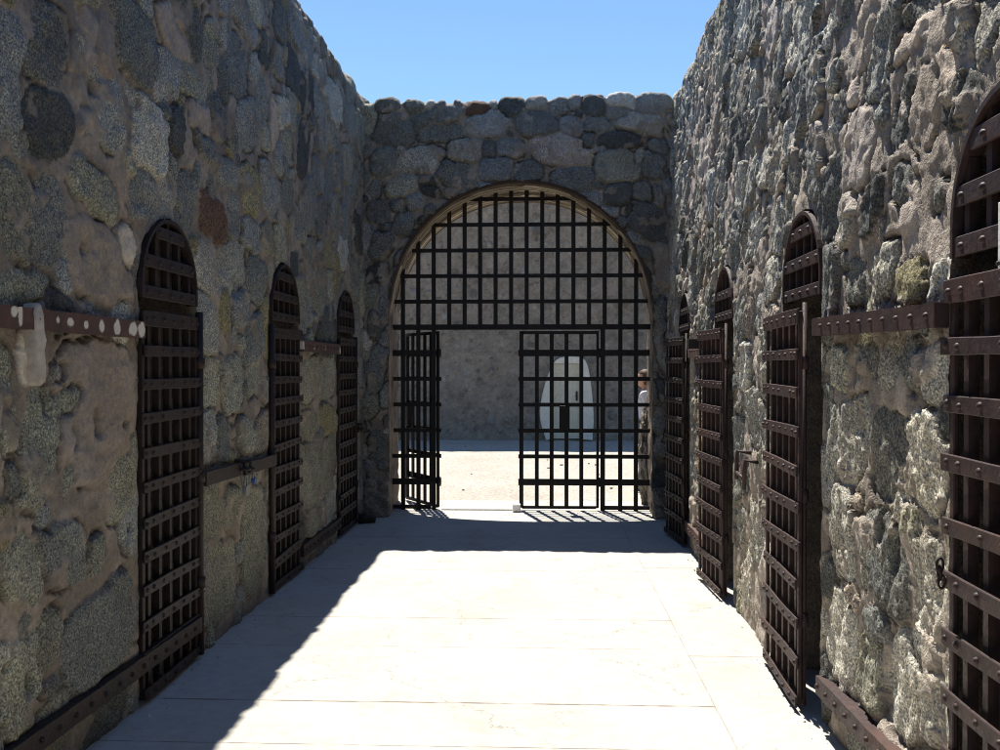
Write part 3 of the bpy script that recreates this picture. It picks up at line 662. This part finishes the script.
# ------------------------------------------------------------------ straps, hasps, padlocks
def strap(side, s0, s1, z0a, z0b, hgt, label, spots=(), m=M_STRAP, n=.03, rivs=.13):
    P = side_map(side); nu = max(8, int((s1-s0)/.006)); nvv = 14
    u = np.linspace(s0, s1, nu); U = np.repeat(u[:, None], nvv, 1); Vn = np.linspace(-.5, .5, nvv)[None]
    zc = z0a+(z0b-z0a)*(U-s0)/(s1-s0)
    edge = .003*fbm(U*14, Vn*3, 600, 3)
    Z = zc + Vn*(hgt+edge*2)
    D = n + .004*fbm(U*5, Z*5, 610, 3)
    w = np.zeros(U.shape)
    for (a, z, ra, rz) in spots:
        q = np.sqrt(((U-a)/ra)**2+((Z-z)/rz)**2) + .28*fbm(U*35, Z*35, 620, 3); w = np.maximum(w, 1-sstep(.85, 1.05, q))
    def pts(D_):
        if side == 'L': return np.stack([XL+.012+D_, U, Z], -1)
        return np.stack([xr(U, 0*U)-D_, U, Z], -1)
    A = pts(D); B = pts(D-.07)
    ring = np.concatenate([A, B[:, ::-1]], 1); k = ring.shape[1]
    ids = np.arange(nu*k).reshape(nu, k); nx_ = np.roll(ids, -1, 1)
    F = np.stack([ids[:-1], ids[1:], nx_[1:], nx_[:-1]], -1).reshape(-1, 4)
    ends = [[ids[e, j], ids[e, j+1], ids[e, k-2-j], ids[e, k-1-j]] for e in (0, -1) for j in range(nvv-1)]
    F = np.concatenate([F, np.array(ends)])
    W = np.concatenate([w, w*0], 1)
    col = np.repeat(W[..., None], 4, -1); col[..., 3] = 1
    base = np.array(P(s0, 0, 0))
    o = mesh_np('iron_strap', ring.reshape(-1, 3)-base, F, col.reshape(-1, 4), m, None, False); o.location = base
    tag(o, label, 'strap', 'iron straps bolted along the corridor walls')
    y = s0+.06
    while y < s1-.03:
        if any(abs(y-t[0]) < t[2]+.012 for t in spots): y += rivs; continue
        q = MB(); q.dome(P(y, n+.001, z0a+(z0b-z0a)*(y-s0)/(s1-s0)), (nvec(side), 0, 0), .012, .012, 8); y += rivs
        q.build('rivet', m, o)
    return o
def spx(px, py, rx, ry):   # paint spots measured along the strap
    return (3.219+(px/6.667)*.00825, 1.776+(0)*py, rx, ry)
spots = [(3.26, 1.795, .022, .02), (3.30, 1.782, .016, .036), (3.56, 1.779, .012, .013), (3.66, 1.776, .026, .017), (3.79, 1.772, .018, .016), (3.925, 1.772, .024, .028), (4.075, 1.772, .036, .034), (4.235, 1.772, .045, .03), (4.33, 1.773, .04, .036)]
strap('L', 2.7, 4.372, 1.778, 1.773, .078, 'rusty iron strap with white paint spots at the left edge', spots)
strap('L', 7.34, 8.74, 1.765, 1.765, .085, 'short rusty strap between the two farther left cell gates', [(7.345, 1.77, .012, .04), (8.70, 1.75, .03, .04), (7.7, 1.76, .015, .02), (8.1, 1.765, .02, .02)])
strap('L', 2.2, 5.10, .235, .20, .082, 'low dark iron strap along the left wall foot, nearest the viewer', (), M_IRON, .032)
strap('L', 7.33, 8.74, .165, .16, .095, 'low iron strap between the farther left gates at floor level', (), M_IRON, .035)
strap('R', 2.98, 4.36, 1.76, 1.78, .078, 'sunlit iron strap high between the two nearest right gates', (), M_IRON_SUN, .045)
strap('R', 2.98, 4.24, .24, .20, .08, 'bowed low iron strap at the foot of the right wall', (), M_IRON_SUN, .055)
strap('R', 7.16, 8.42, 1.73, 1.74, .12, 'broad brown strap between the two farthest right gates', (), M_STRAP, .02)
strap('R', 7.25, 8.44, .20, .20, .09, 'low rust-brown strap by the floor near the right corner', (), M_STRAP, .04)
def wall_thing(name, label, cat, loc, builder, group=None):
    r = empty(name, loc, label, cat, group); builder(r); return r
PLm = side_map('L'); PRm = side_map('R')
def hasp_bar(y0, y1, z0, z1, label):
    b = PLm(y0, .03, z0)
    def bl(r):
        q = MB(); vs = []
        for (y, z) in ((y0, z0), (y1, z1)):
            for n_ in (.022, .046):
                for dz in (-.04, .04): vs.append(PLm(y, n_, z+dz))
        q.add(vs, [(0,1,5,4),(2,6,7,3),(0,4,6,2),(1,3,7,5),(0,2,3,1),(4,5,7,6)]); q.build('flat_bar', M_IRON, r, .003)
        for yy in (y0, y1):
            pass
        q = MB(); ym = y1 if abs(y1-5.8) < abs(y0-5.8) else y0; zm = z1 if ym == y1 else z0
        q.torus(PLm(ym, .065, zm), (0, 1, 0), (1, 0, 0), .03, .03, .009, 14, 6); q.tube([PLm(ym, -.03, zm+.05), PLm(ym, .07, zm+.05), PLm(ym, .07, zm-.02)], .012, 8)
        q.build('staple', M_IRON, r)
    return wall_thing('hasp_bar', label, 'hasp', b, bl, 'hasp bars on the left wall')
hasp_bar(5.14, 5.74, .985, .975, 'flat hasp bar running from the nearest left gate to the padlock')
hasp_bar(5.84, 6.53, .965, .955, 'flat hasp bar running from the middle left gate to the padlock')
hasp_bar(9.54, 9.98, .975, .97, 'short hook bar of the farthest left gate, ending at the pier')
def padlock(y, z, mb, label, w=.034):
    b = PLm(y, .075, z)
    def bl(r):
        q = MB(); n = 20; vs = []
        for dn in (-.013, .013):
            for k in range(n):
                a = 2*math.pi*k/n; vs.append(PLm(y+w*math.cos(a), .075+dn, z+max(w*math.sin(a), -w*.85)))
        q.add(vs, [tuple(range(n)), tuple(range(n, 2*n))]+[(k, (k+1)%n, n+(k+1)%n, n+k) for k in range(n)]); q.build('lock_body', mb, r, .003)
        q = MB(); pts = [PLm(y-w*.62, .075, z+w*.6), PLm(y-w*.62, .075, z+w*1.9)] + [PLm(y-w*.62*math.cos(a), .075, z+w*1.9+w*.62*math.sin(a)) for a in np.linspace(.3, math.pi-.3, 7)] + [PLm(y+w*.62, .075, z+w*1.9), PLm(y+w*.62, .075, z+w*.6)]
        q.tube(pts, .0055, 8); q.build('shackle', M_STEEL, r)
    return wall_thing('padlock', label, 'padlock', b, bl, 'padlocks on the left wall hasp')
padlock(5.74, .845, M_STEEL, 'round silver padlock hanging from the left wall hasp bars', .036)
padlock(5.90, .885, M_BLUEP, 'small blue padlock hanging right of the silver one', .022)
def pinned(r):
    for y, z in ((5.86, 1.0), (5.63, .965)):
        q = MB(); q.tube([PRm(y, .0, z+.075), PRm(y, .085, z+.085), PRm(y, .09, z-.085)], .014, 8); q.build('drop_pin', M_IRON_SUN, r)
    for a in (((6.12, .02, .985), (5.86, .09, .98)), ((5.86, .09, .96), (5.63, .095, .945))):
        q = MB(); q.tube([PRm(*t) for t in a], .010, 8); q.build('hasp_rod', M_IRON_SUN, r)
wall_thing('gate_hasp', 'iron hasp with two drop pins on the sunlit right wall', 'hasp', PRm(5.75, 0, .98), pinned)
def chainb(r):
    for i in range(3):
        q = MB(); a = (0, 1, .2) if i % 2 else (1, .2, 0)
        q.torus(PRm(2.93-.006*i, .045+.004*(i%2), 1.0-.024*i), Vector(a).normalized(), (0, 0, 1), .011, .021, .0045, 12, 6); q.build('chain_link', M_IRON, r)
wall_thing('lock_chain', 'short dark chain looped on the edge of the nearest right gate', 'chain', PRm(3.04, .03, 1.0), chainb)
def boltb(r):
    q = MB(); q.box((7.36, .02, 1.765), (7.66, .045, 1.80), PRm); q.build('bolt_bar', M_IRON, r, .003)
    q = MB(); q.box((7.60, .02, 1.745), (7.70, .13, 1.825), PRm); q.build('bolt_keeper', M_IRON, r, .003)
wall_thing('slide_bolt', 'black slide bolt sticking out beside the ajar right gate', 'bolt', PRm(7.55, 0, 1.78), boltb)
q = MB(); q.tube([PLm(9.62, .02, .055), PLm(9.64, .10, .05), PLm(9.66, .19, .04)], [.055, .045, .035], 10)
tag(q.build('door_stop', M_IRON, None, 0, PLm(9.62, .02, 0)), 'dark iron stub lying at the foot of the farthest left gate', 'door stop')
# plaque hung on the nearest right gate
def plaque(r):
    q = MB(); y0, y1, z0, z1, n_ = 2.13, 2.51, 1.855, 2.025, .055
    q.box((y0, n_, z0), (y1, n_+.008, z1), PRm); q.build('panel', M_PURPLE, r)
    q = MB()
    for a, b in (((y1-.016, n_-.004, z0), (y1, n_+.016, z1)), ((y0, n_-.004, z0), (y0+.016, n_+.016, z1)), ((y0+.016, n_-.004, z1-.016), (y1-.016, n_+.016, z1)), ((y0+.016, n_-.004, z0), (y1-.016, n_+.016, z0+.016))): q.box(a, b, PRm)
    q.build('plaque_frame', M_WHITE, r, .002)
    q = MB(); q.tube([PRm(y1-.008, n_+.016, z0+.012), PRm(y1-.008, n_+.022, z0+.012)], .006, 8); q.build('screw', M_IRON, r)
wall_thing('plaque', 'small purple plaque in a white frame on the nearest right gate', 'plaque', PRm(2.5, .055, 1.86), plaque)

# ------------------------------------------------------------------ great arched gate
YG = 10.60
gt = empty('arched_gate', (AC, YG, 0), 'wide black iron lattice gate filling the arch, left leaf open', 'gate')
BX = [-1.535+.1733*k for k in range(16)]
BZ = [2.045+.285*k for k in range(6)]
def arch_z(x): return AS+math.sqrt(max((AR+.02)**2-(x-AC)**2, 0))
fr = MB()
fr.box((-1.655, YG-.02, 2.015), (1.225, YG+.02, 2.075))
fr.box((BX[2]-.02, YG-.022, .0), (BX[2]+.022, YG+.022, 2.02)); fr.box((.672, YG-.022, .0), (.722, YG+.022, 2.02))
fixed = fr.build('fixed_grille', M_BLACK, gt)
def vbar(x, z0, z1, parent, w=.023, d=.012): 
    q = MB(); q.box((x-w, YG-d, z0), (x+w, YG+d, z1)); return q.build('vertical_bar', M_BLACK, parent)
def hbar(x0, x1, z, parent, h=.022, d=.02):
    q = MB(); q.box((x0, YG-d, z-h), (x1, YG-.004, z+h)); return q.build('horizontal_bar', M_BLACK, parent)
for x in BX: vbar(x, 2.065, arch_z(x), fixed)
for z in BZ[1:]:
    w = math.sqrt(max((AR+.02)**2-(max(z-AS, 0))**2, 0)); hbar(AC-w-.02*(z < AS+.3), AC+w, z, fixed)
LZ = [1.756, 1.468, 1.18, .892, .604, .318, .035]
for x in (BX[0], BX[1], BX[14], BX[15]): vbar(x, .0, 2.02, fixed)
for z in LZ:
    hh = .034 if z in (1.756, .318) else .022
    hbar(-1.655, BX[2]-.03, z, fixed, hh); hbar(.722, 1.225, z, fixed, hh)
def leaf(hx, sgn, ang, name='gate_leaf', lock=None):
    w = .885; c, s_ = math.cos(ang), math.sin(ang)
    def P(u, n, z): return (hx+sgn*(u*c) - sgn*n*s_*0 - (n*s_*sgn), YG+u*s_+n*c, z)
    f = MB(); f.box((0, -.012, .03), (.03, .012, 2.0), P); f.box((w-.045, -.018, .03), (w, .018, 2.0), P)
    f.box((.03, -.018, 1.965), (w-.03, .018, 2.0), P); f.box((.03, -.018, .02), (w-.03, .018, .05), P)
    L = f.build(name, M_BLACK, gt)
    for k in range(1, 5):
        u = .03+(w-.06)*k/5; q = MB(); q.box((u-.022, -.010, .05), (u+.022, .012, 1.965), P); q.build('vertical_bar', M_BLACK, L)
    for z in LZ[:-1]:
        hh = .036 if z in (1.756, .318) else .022
        q = MB(); q.box((-.02, -.024, z-hh), (w+.012, -.012, z+hh), P); q.build('horizontal_bar', M_BLACK, L)
    for z in (1.756, .318):
        q = MB(); q.tube([P(-.012, 0, z-.05), P(-.012, 0, z+.05)], .022, 10); q.build('hinge', M_BLACK, L)
    u0, u1 = lock
    q = MB(); q.box((u0, -.045, .905), (u1, .03, 1.17), P); q.build('lock_box', M_BLACK, L, .004)
    return L, P
lR, _ = leaf(.655, -1, 0., lock=(.325, .44))
lL, PLf = leaf(-1.135, 1, rad(122), lock=(.775, .875))
q = MB(); q.tube([PLf(.935, 0, 1.16), PLf(.925, 0, 1.08), PLf(.905, 0, 1.0), PLf(.89, 0, .92)], .013, 8)
q.build('lock_chain', M_STEEL, lL)
q = MB(); q.box((-.30, YG-.15, .004), (-.215, YG-.07, .085)); tag(q.build('gate_block', M_WHITE, None, .006, (-.255, YG-.1, 0)), 'small white block on the floor at the foot of the closed leaf', 'block')
q = MB(); q.box((-1.1, YG-.03, -.05), (-.24, YG+.55, .016)); q.build('threshold', M_THRESH, None, .006); tag(bpy.data.objects['threshold'], kind='structure')

# ------------------------------------------------------------------ ground
def sheet(name, x0, x1, y0, y1, z, m, nx=2, ny=2):
    q = MB()
    for i in range(nx):
        for j in range(ny):
            a, b = x0+(x1-x0)*i/nx, x0+(x1-x0)*(i+1)/nx; c, d = y0+(y1-y0)*j/ny, y0+(y1-y0)*(j+1)/ny
            q.add([(a, c, z), (b, c, z), (b, d, z), (a, d, z)], [(0, 1, 2, 3)])
    o = q.build(name, m); tag(o, kind='structure'); return o
sheet('corridor_floor', -3.6, 3.2, -9, 11.36, 0., M_FLOOR)
def courtyard():
    x = np.linspace(-13, 13, 260); y = np.linspace(11.1, 21.2, 180); X, Y = np.meshgrid(x, y, indexing='ij')
    Z = -.022 + .012*fbm(X*.8, Y*.8, 700, 4) + .008*fbm(X*5, Y*5, 705, 3)
    ids = np.arange(X.size).reshape(X.shape)
    F = np.stack([ids[:-1, :-1], ids[1:, :-1], ids[1:, 1:], ids[:-1, 1:]], -1).reshape(-1, 4)
    tag(mesh_np('courtyard_ground', np.stack([X, Y, Z], -1).reshape(-1, 3), F, None, M_GRAVEL), kind='structure')
courtyard()
sheet('ground', -300, 300, -300, 300, -.07, M_GRAVEL)
rng = random.Random(77)
for i in range(11):
    x = rng.uniform(-1.6, 1.5); y = rng.uniform(11.8, 19.5); r = rng.uniform(.012, .026)
    o = lump('pebble', (x, y, -.01), (r*1.2, r, r*.6), 720+i, M_STONE, None, .15, 10, (.33, .27, .21), 2.4, False)
    tag(o, 'small tan pebble lying on the sunlit gravel yard', 'pebble', 'pebbles on the gravel yard')

def grit():
    r_ = random.Random(31); q = MB()
    def bit(x, y, z, r):
        vs = [Vector((r_.uniform(-1, 1), r_.uniform(-1, 1), r_.uniform(.1, 1)))*r*.7 for _ in range(2)]
        base = [(r*math.cos(a)*r_.uniform(.6, 1.2), r*math.sin(a)*r_.uniform(.6, 1.2), -.001) for a in (0.3, 1.6, 2.8, 4.1, 5.3)]
        topp = [(b[0]*r_.uniform(.3, .7), b[1]*r_.uniform(.3, .7), r*r_.uniform(.5, .9)) for b in base]
        v = [(x+p[0], y+p[1], z+p[2]) for p in base+topp]
        q.add(v, [(i, (i+1)%5, 5+(i+1)%5, 5+i) for i in range(5)]+[(5, 6, 7, 8, 9)])
    for _ in range(420):
        y = r_.uniform(2.2, 10.0); d = abs(r_.gauss(0, .07)); r = r_.choice([.003, .004, .005, .007, .012])
        if r_.random() < .5: bit(XL+.05+d, y, 0, r)
        elif r_.random() < .3: bit(float(xr(y, 0))-.04-d*.5, y, 0, r*.8)
    for _ in range(160): bit(r_.uniform(-1.5, 1.1), r_.uniform(9.9, 11.3), 0, r_.choice([.003, .004, .006]))
    tag(q.build('grit', simple('mortar_grit', (.40, .36, .30), .9, 30), None), 'crumbs of mortar and gravel along the wall feet', 'grit', None, 'stuff')
grit()
# ------------------------------------------------------------------ far wall of the yard with the white doorway
def far_wall():
    x = np.concatenate([np.linspace(-14, -4.5, 100)[:-1], np.linspace(-4.5, 4.5, 420), np.linspace(4.5, 14, 100)[1:]]); z = np.linspace(-.15, 6.5, 290); X, Z = np.meshgrid(x, z, indexing='ij')
    rngs = random.Random(9)
    st = fill_stones([], -14, 14, .05, 6.45, [(.05, .1, 500), (.02, .05, 5200)], rngs, list('dgkkmoprll'), 1.35, 1.2)
    h, col = field(x, X.astype(np.float32), Z.astype(np.float32), st, 800, amp=.02, rough=.5, tilt=.05, warp=.4)
    mk = np.array([.188, .163, .135]); n_ = fbm(X*.9, Z*.9, 820, 4)[..., None]; n2 = fbm(X*4, Z*4, 830, 4)[..., None]
    base = mk*(1+.2*n_+.2*n2+.28*fbm(X*14, Z*14, 835, 3)[..., None])
    a = (col[..., 3:4] > .4)*.5
    c = np.concatenate([base*(1-a)+col[..., :3]*a, np.full(X.shape+(1,), .35)], -1)
    Y = 20.95 - h*1.2 - .02*fbm(X*1.5, Z*1.5, 840, 3)
    V = np.stack([X, Y, Z], -1).reshape(-1, 3); ids = np.arange(X.size).reshape(X.shape)
    F = np.stack([ids[:-1, :-1], ids[1:, :-1], ids[1:, 1:], ids[:-1, 1:]], -1).reshape(-1, 4)
    k = len(V); B = np.array([(-14, 20.95, 6.5), (14, 20.95, 6.5), (14, 21.8, 6.5), (-14, 21.8, 6.5), (-14, 21.8, 0), (14, 21.8, 0)], float)
    F = np.concatenate([F, [[k, k+1, k+2, k+3], [k+3, k+2, k+5, k+4]]])
    c = np.concatenate([c.reshape(-1, 4), np.tile([.3, .25, .2, .3], (6, 1))])
    o = mesh_np('yard_wall', np.concatenate([V, B]), F, c, M_STONE)
    return tag(o, 'far plastered yard wall in shade with a whitewashed doorway', 'wall')
fw = far_wall()
def outline(pts, y0, y1, name, m, parent, bev=.02):
    q = MB(); n = len(pts)
    vs = [(x, y0, z) for x, z in pts]+[(x, y1, z) for x, z in pts]
    q.add(vs, [tuple(range(n)), tuple(range(2*n-1, n-1, -1))]+[(i, (i+1)%n, n+(i+1)%n, n+i) for i in range(n)])
    return q.build(name, m, parent, bev)
def smooth_pts(p, it=2):
    for _ in range(it):
        r = []
        for i in range(len(p)-1):
            a, b = p[i], p[i+1]; r += [(a[0]*.75+b[0]*.25, a[1]*.75+b[1]*.25), (a[0]*.25+b[0]*.75, a[1]*.25+b[1]*.75)]
        p = [p[0]]+r+[p[-1]]
    return p
sur = smooth_pts([(.13, .0), (.10, .1), (.02, .32), (-.01, .55), (0., .76), (.09, 1.2), (.24, 1.60), (.36, 1.78), (.55, 1.84), (.88, 1.83), (1.02, 1.74), (1.1, 1.42), (1.16, .87), (1.19, .43), (1.16, .15), (1.16, .0)])
DY = 20.83
# surround is a ring: outer outline with the door leaf set 6 cm deeper in a recess frame
inner = [(.29, .02), (.29, 1.66), (.31, 1.675), (.85, 1.675), (.87, 1.66), (.87, .02)]
def ring(outer, inner, y0, y1, name, m, parent):
    n = 120
    def res(p):
        d = [0]; 
        for a, b in zip(p, p[1:]): d.append(d[-1]+math.hypot(b[0]-a[0], b[1]-a[1]))
        t = np.linspace(0, d[-1], n); return list(zip(np.interp(t, d, [a[0] for a in p]), np.interp(t, d, [a[1] for a in p])))
    O = res(outer); I = res(inner); q = MB(); vs = []
    for (x, z), (u, w) in zip(O, I): vs += [(x, y1, z), (x*.97+u*.03, y0+.012, z*.97+w*.03), (x*.9+u*.1, y0, z*.9+w*.1), (u, y0, w), (u, y1, w)]
    fs = [(i*5+j, i*5+j+1, i*5+6+j, i*5+5+j) for i in range(n-1) for j in range(4)]
    q.add(vs, fs); return q.build(name, m, parent)
ring(sur, inner, DY, 20.96, 'doorway_surround', M_WHITEWASH, fw)
q = MB()
for i in range(4):
    a = .291+i*.1445; q.box((a, DY+.05, .03), (a+.1435, DY+.085, 1.672))
door = q.build('plank_door', M_DOORWOOD, fw, .004)
q = MB(); q.box((.295, DY+.036, 1.46), (.865, DY+.05, 1.53)); q.box((.295, DY+.036, .18), (.865, DY+.05, .25))
for k in (0,):
    vs = [(.30, DY+.036, .84), (.36, DY+.036, .84), (.72, DY+.036, 1.40), (.66, DY+.036, 1.40)]; vs += [(a, DY+.05, c) for a, b, c in vs]
    q.add(vs, [(0,1,2,3),(7,6,5,4),(0,4,5,1),(1,5,6,2),(2,6,7,3),(3,7,4,0)])
q.build('door_brace', M_DOORWOOD, door, .003)
q = MB(); q.box((.785, DY+.03, .86), (.825, DY+.05, 1.07)); q.tube([(.805, DY+.03, .96), (.805, DY-.0, .96), (.77, DY-.01, .96)], .01, 8); q.build('door_latch', M_IRON, door)

# ------------------------------------------------------------------ the visitor half hidden behind the right jamb
def skin_body(name, verts, edges, radii, m, parent, sub=2):
    me = bpy.data.meshes.new(name); me.from_pydata(verts, edges, []); me.update()
    o = bpy.data.objects.new(name, me); COL.objects.link(o); me.materials.append(m); o.parent = parent
    sk = o.modifiers.new('skin', 'SKIN'); sk.use_smooth_shade = True
    d = me.skin_vertices[0].data
    for i, r in enumerate(radii): d[i].radius = r if isinstance(r, tuple) else (r, r); d[i].use_root = (i == 0)
    s = o.modifiers.new('sub', 'SUBSURF'); s.levels = sub; s.render_levels = sub
    return o
def make_person():
    h = 1.58; r = empty('person', (1.385, 12.4, -.02), 'person in a pale shirt and dark belt half hidden behind the right gate jamb', 'person')
    r.rotation_euler = (0, 0, rad(-80))          # faces left across the yard (local +y is forward)
    # continuous body: pelvis root
    V = [(0,0,.86),(0,.005,1.0),(0,.01,1.16),(0,0,1.28),(0,.012,1.345),(0,.03,1.40),
         (-.155,-.005,1.265),(-.19,-.03,1.02),(-.185,-.01,.80),(-.18,.0,.735),
         (.155,-.005,1.265),(.19,-.03,1.02),(.185,-.01,.80),(.18,.0,.735),
         (-.085,0,.80),(-.095,.015,.45),(-.10,-.05,.09),(-.105,.0,.035),(-.11,.07,.025),
         (.085,0,.80),(.095,.03,.45),(.10,-.02,.09),(.105,.02,.035),(.11,.09,.025)]
    E = [(0,1),(1,2),(2,3),(3,4),(4,5),(3,6),(6,7),(7,8),(8,9),(3,10),(10,11),(11,12),(12,13),(0,14),(14,15),(15,16),(16,17),(17,18),(0,19),(19,20),(20,21),(21,22),(22,23)]
    R = [(.145,.10),(.125,.09),(.14,.10),(.12,.08),(.05,.05),(.05,.05),(.055,.055),(.042,.042),(.032,.032),(.024,.024),(.055,.055),(.042,.042),(.032,.032),(.024,.024),(.085,.085),(.06,.06),(.042,.042),(.04,.035),(.035,.025),(.085,.085),(.06,.06),(.042,.042),(.04,.035),(.035,.025)]
    body = skin_body('body', V, E, R, M_SKIN, r)
    # shirt and trousers sit a centimetre outside the body
    sv = [(0,0,.88),(0,.005,1.0),(0,.01,1.16),(0,0,1.28),(0,.008,1.315),(-.16,-.005,1.265),(-.19,-.03,1.04),(-.187,.02,.93),(.16,-.005,1.265),(.19,-.03,1.04),(.187,.02,.93)]
    skin_body('shirt', sv, [(0,1),(1,2),(2,3),(3,4),(3,5),(5,6),(6,7),(3,8),(8,9),(9,10)], [(.16,.115),(.142,.105),(.155,.118),(.135,.095),(.066,.066),(.072,.072),(.058,.058),(.052,.052),(.072,.072),(.058,.058),(.052,.052)], M_SHIRT, r)
    tv = [(0,0,.86),(0,0,.93),(-.088,0,.80),(-.097,.015,.45),(-.102,-.045,.10),(.088,0,.80),(.097,.02,.45),(.102,-.015,.10)]
    skin_body('trousers', tv, [(0,1),(0,2),(2,3),(3,4),(0,5),(5,6),(6,7)], [(.158,.115),(.15,.105),(.1,.1),(.078,.078),(.064,.064),(.1,.1),(.078,.078),(.064,.064)], M_TROUS, r)
    def shell(name, m, c, rr, fn=None, n=28):
        th, ph = np.meshgrid(np.linspace(0, 2*math.pi, n, endpoint=False), np.linspace(.01, math.pi-.01, n), indexing='ij')
        x, y, z = np.sin(ph)*np.cos(th), np.sin(ph)*np.sin(th), np.cos(ph)
        P = np.stack([x*rr[0], y*rr[1], z*rr[2]], -1)
        if fn: P = fn(P, x, y, z)
        P = P+np.array(c); ids = np.arange(n*n).reshape(n, n); nx_ = np.roll(ids, -1, 0)
        F = np.stack([ids[:, :-1], nx_[:, :-1], nx_[:, 1:], ids[:, 1:]], -1).reshape(-1, 4)[:, ::-1]
        return mesh_np(name, P.reshape(-1, 3), F, None, m, r)
    def head(P, x, y, z):
        f = np.clip(y, 0, 1)
        P[..., 1] += f*(.022*np.exp(-((x/.18)**2+((z+.12)/.2)**2)) - .012*np.exp(-(((np.abs(x)-.4)/.2)**2+((z-.05)/.12)**2)) + .008*np.exp(-((x/.35)**2+((z+.5)/.12)**2)))
        P[..., 0] *= 1-.22*np.clip(-z, 0, 1); P[..., 1] += .012*np.clip(-z, 0, 1)
        return P
    shell('head', M_SKIN, (0, .035, 1.465), (.072, .092, .112), head)
    def hairf(P, x, y, z):
        cut = (y > .25) & (z < .45)
        k = np.where(cut, .8, 1.)
        return P*k[..., None]*(1+.04*fbm(x*6+9, y*6+z*5, 930, 3))[..., None]
    shell('hair', M_HAIR, (0, .02, 1.482), (.082, .098, .112), hairf)
    for sx in (-1, 1):
        shell('ear', M_SKIN, (sx*.074, .03, 1.46), (.009, .017, .028), None, 10)
        shell('eye', M_LEATHER, (sx*.028, .117, 1.472), (.010, .006, .006), None, 8)
        hb = Vector((sx*.18, .0, .735)); q = MB()
        q.tube([hb, hb+Vector((0, .03, -.05)), hb+Vector((0, .045, -.085))], [.024, .030, .026], 8)
        for k in range(4):
            o_ = Vector((sx*.004, -.024+.016*k+.035, -.08)); l = (.062, .072, .07, .055)[3-k]
            q.tube([hb+o_, hb+o_+Vector((0, .012, -l*.55)), hb+o_+Vector((-sx*.012, .014, -l))], [.009, .008, .006], 6)
        q.tube([hb+Vector((-sx*.015, .02, -.03)), hb+Vector((-sx*.03, .05, -.055)), hb+Vector((-sx*.028, .065, -.085))], [.011, .010, .008], 6)
        me = q.build('hand', M_SKIN, None); me.parent = r
        sh = shell('shoe', M_LEATHER, (sx*.107, (-.005 if sx < 0 else .025), .04), (.05, .13, .045), lambda P, x, y, z: np.concatenate([P[..., :2], np.maximum(P[..., 2:], -.038)], -1), 14)
    q = MB(); n = 28
    ringv = [(.158*math.cos(2*math.pi*k/n), .118*math.sin(2*math.pi*k/n)) for k in range(n)]
    vs = [(x*s, y*s, z) for z in (.895, .93) for s in (1., 1.06) for x, y in ringv]
    fs = []
    for k in range(n):
        j = (k+1) % n; fs += [(k, j, n*2+j, n*2+k), (n+k, n*3+k, n*3+j, n+j), (k, n+k, n+j, j), (2*n+k, 2*n+j, 3*n+j, 3*n+k)]
    q.add(vs, fs); q.box((-.05, .11, .86), (.03, .165, .95)); b = q.build('belt', M_LEATHER, None); b.parent = r
    r.rotation_euler = (0, 0, rad(80))
make_person()

# ------------------------------------------------------------------ light, sky, camera
sv = Vector((-.118, .425, 1.)).normalized()
elev = math.asin(sv.z); az = math.atan2(sv.x, sv.y)
W = bpy.data.worlds.new('World'); S.world = W; W.use_nodes = True
nt = W.node_tree; bg = nt.nodes['Background']
sky = nt.nodes.new('ShaderNodeTexSky'); sky.sky_type = 'NISHITA'; sky.sun_disc = False
sky.sun_elevation = elev; sky.sun_rotation = az; sky.air_density = 1.0; sky.dust_density = .0; sky.ozone_density = 1.5; sky.altitude = 50
nt.links.new(mixc(nt, 1., sky.outputs[0], (.85, .985, 1.14), 'MULTIPLY'), bg.inputs[0]); bg.inputs[1].default_value = .076
sl = bpy.data.lights.new('sun', 'SUN'); sl.energy = 5.0; sl.angle = rad(.5); sl.color = (1, .95, .86)
so = bpy.data.objects.new('sun', sl); COL.objects.link(so); so.rotation_euler = (-sv).to_track_quat('-Z', 'Y').to_euler(); so.location = (-2, 6, 12)
cam = bpy.data.cameras.new('camera'); co = bpy.data.objects.new('camera', cam); COL.objects.link(co); S.camera = co
F_ = 950.; cam.sensor_width = 36.; cam.lens = 36.*F_/1000.; cam.clip_start = .05; cam.clip_end = 1500
co.location = (0, 0, 1.6)
yaw = math.atan(40/F_); pit = math.atan(8/F_)
co.rotation_euler = (math.pi/2-pit, 0, yaw)
S.view_settings.view_transform = 'Standard'; S.view_settings.look = 'None'; S.view_settings.gamma = 1.; S.view_settings.use_curve_mapping = False
S.view_settings.exposure = 1.1
S.render.engine = 'CYCLES'
S.cycles.filter_width = 1.0; S.cycles.max_bounces = 8; S.cycles.diffuse_bounces = 5; S.cycles.glossy_bounces = 2; S.cycles.caustics_reflective = False; S.cycles.caustics_refractive = False
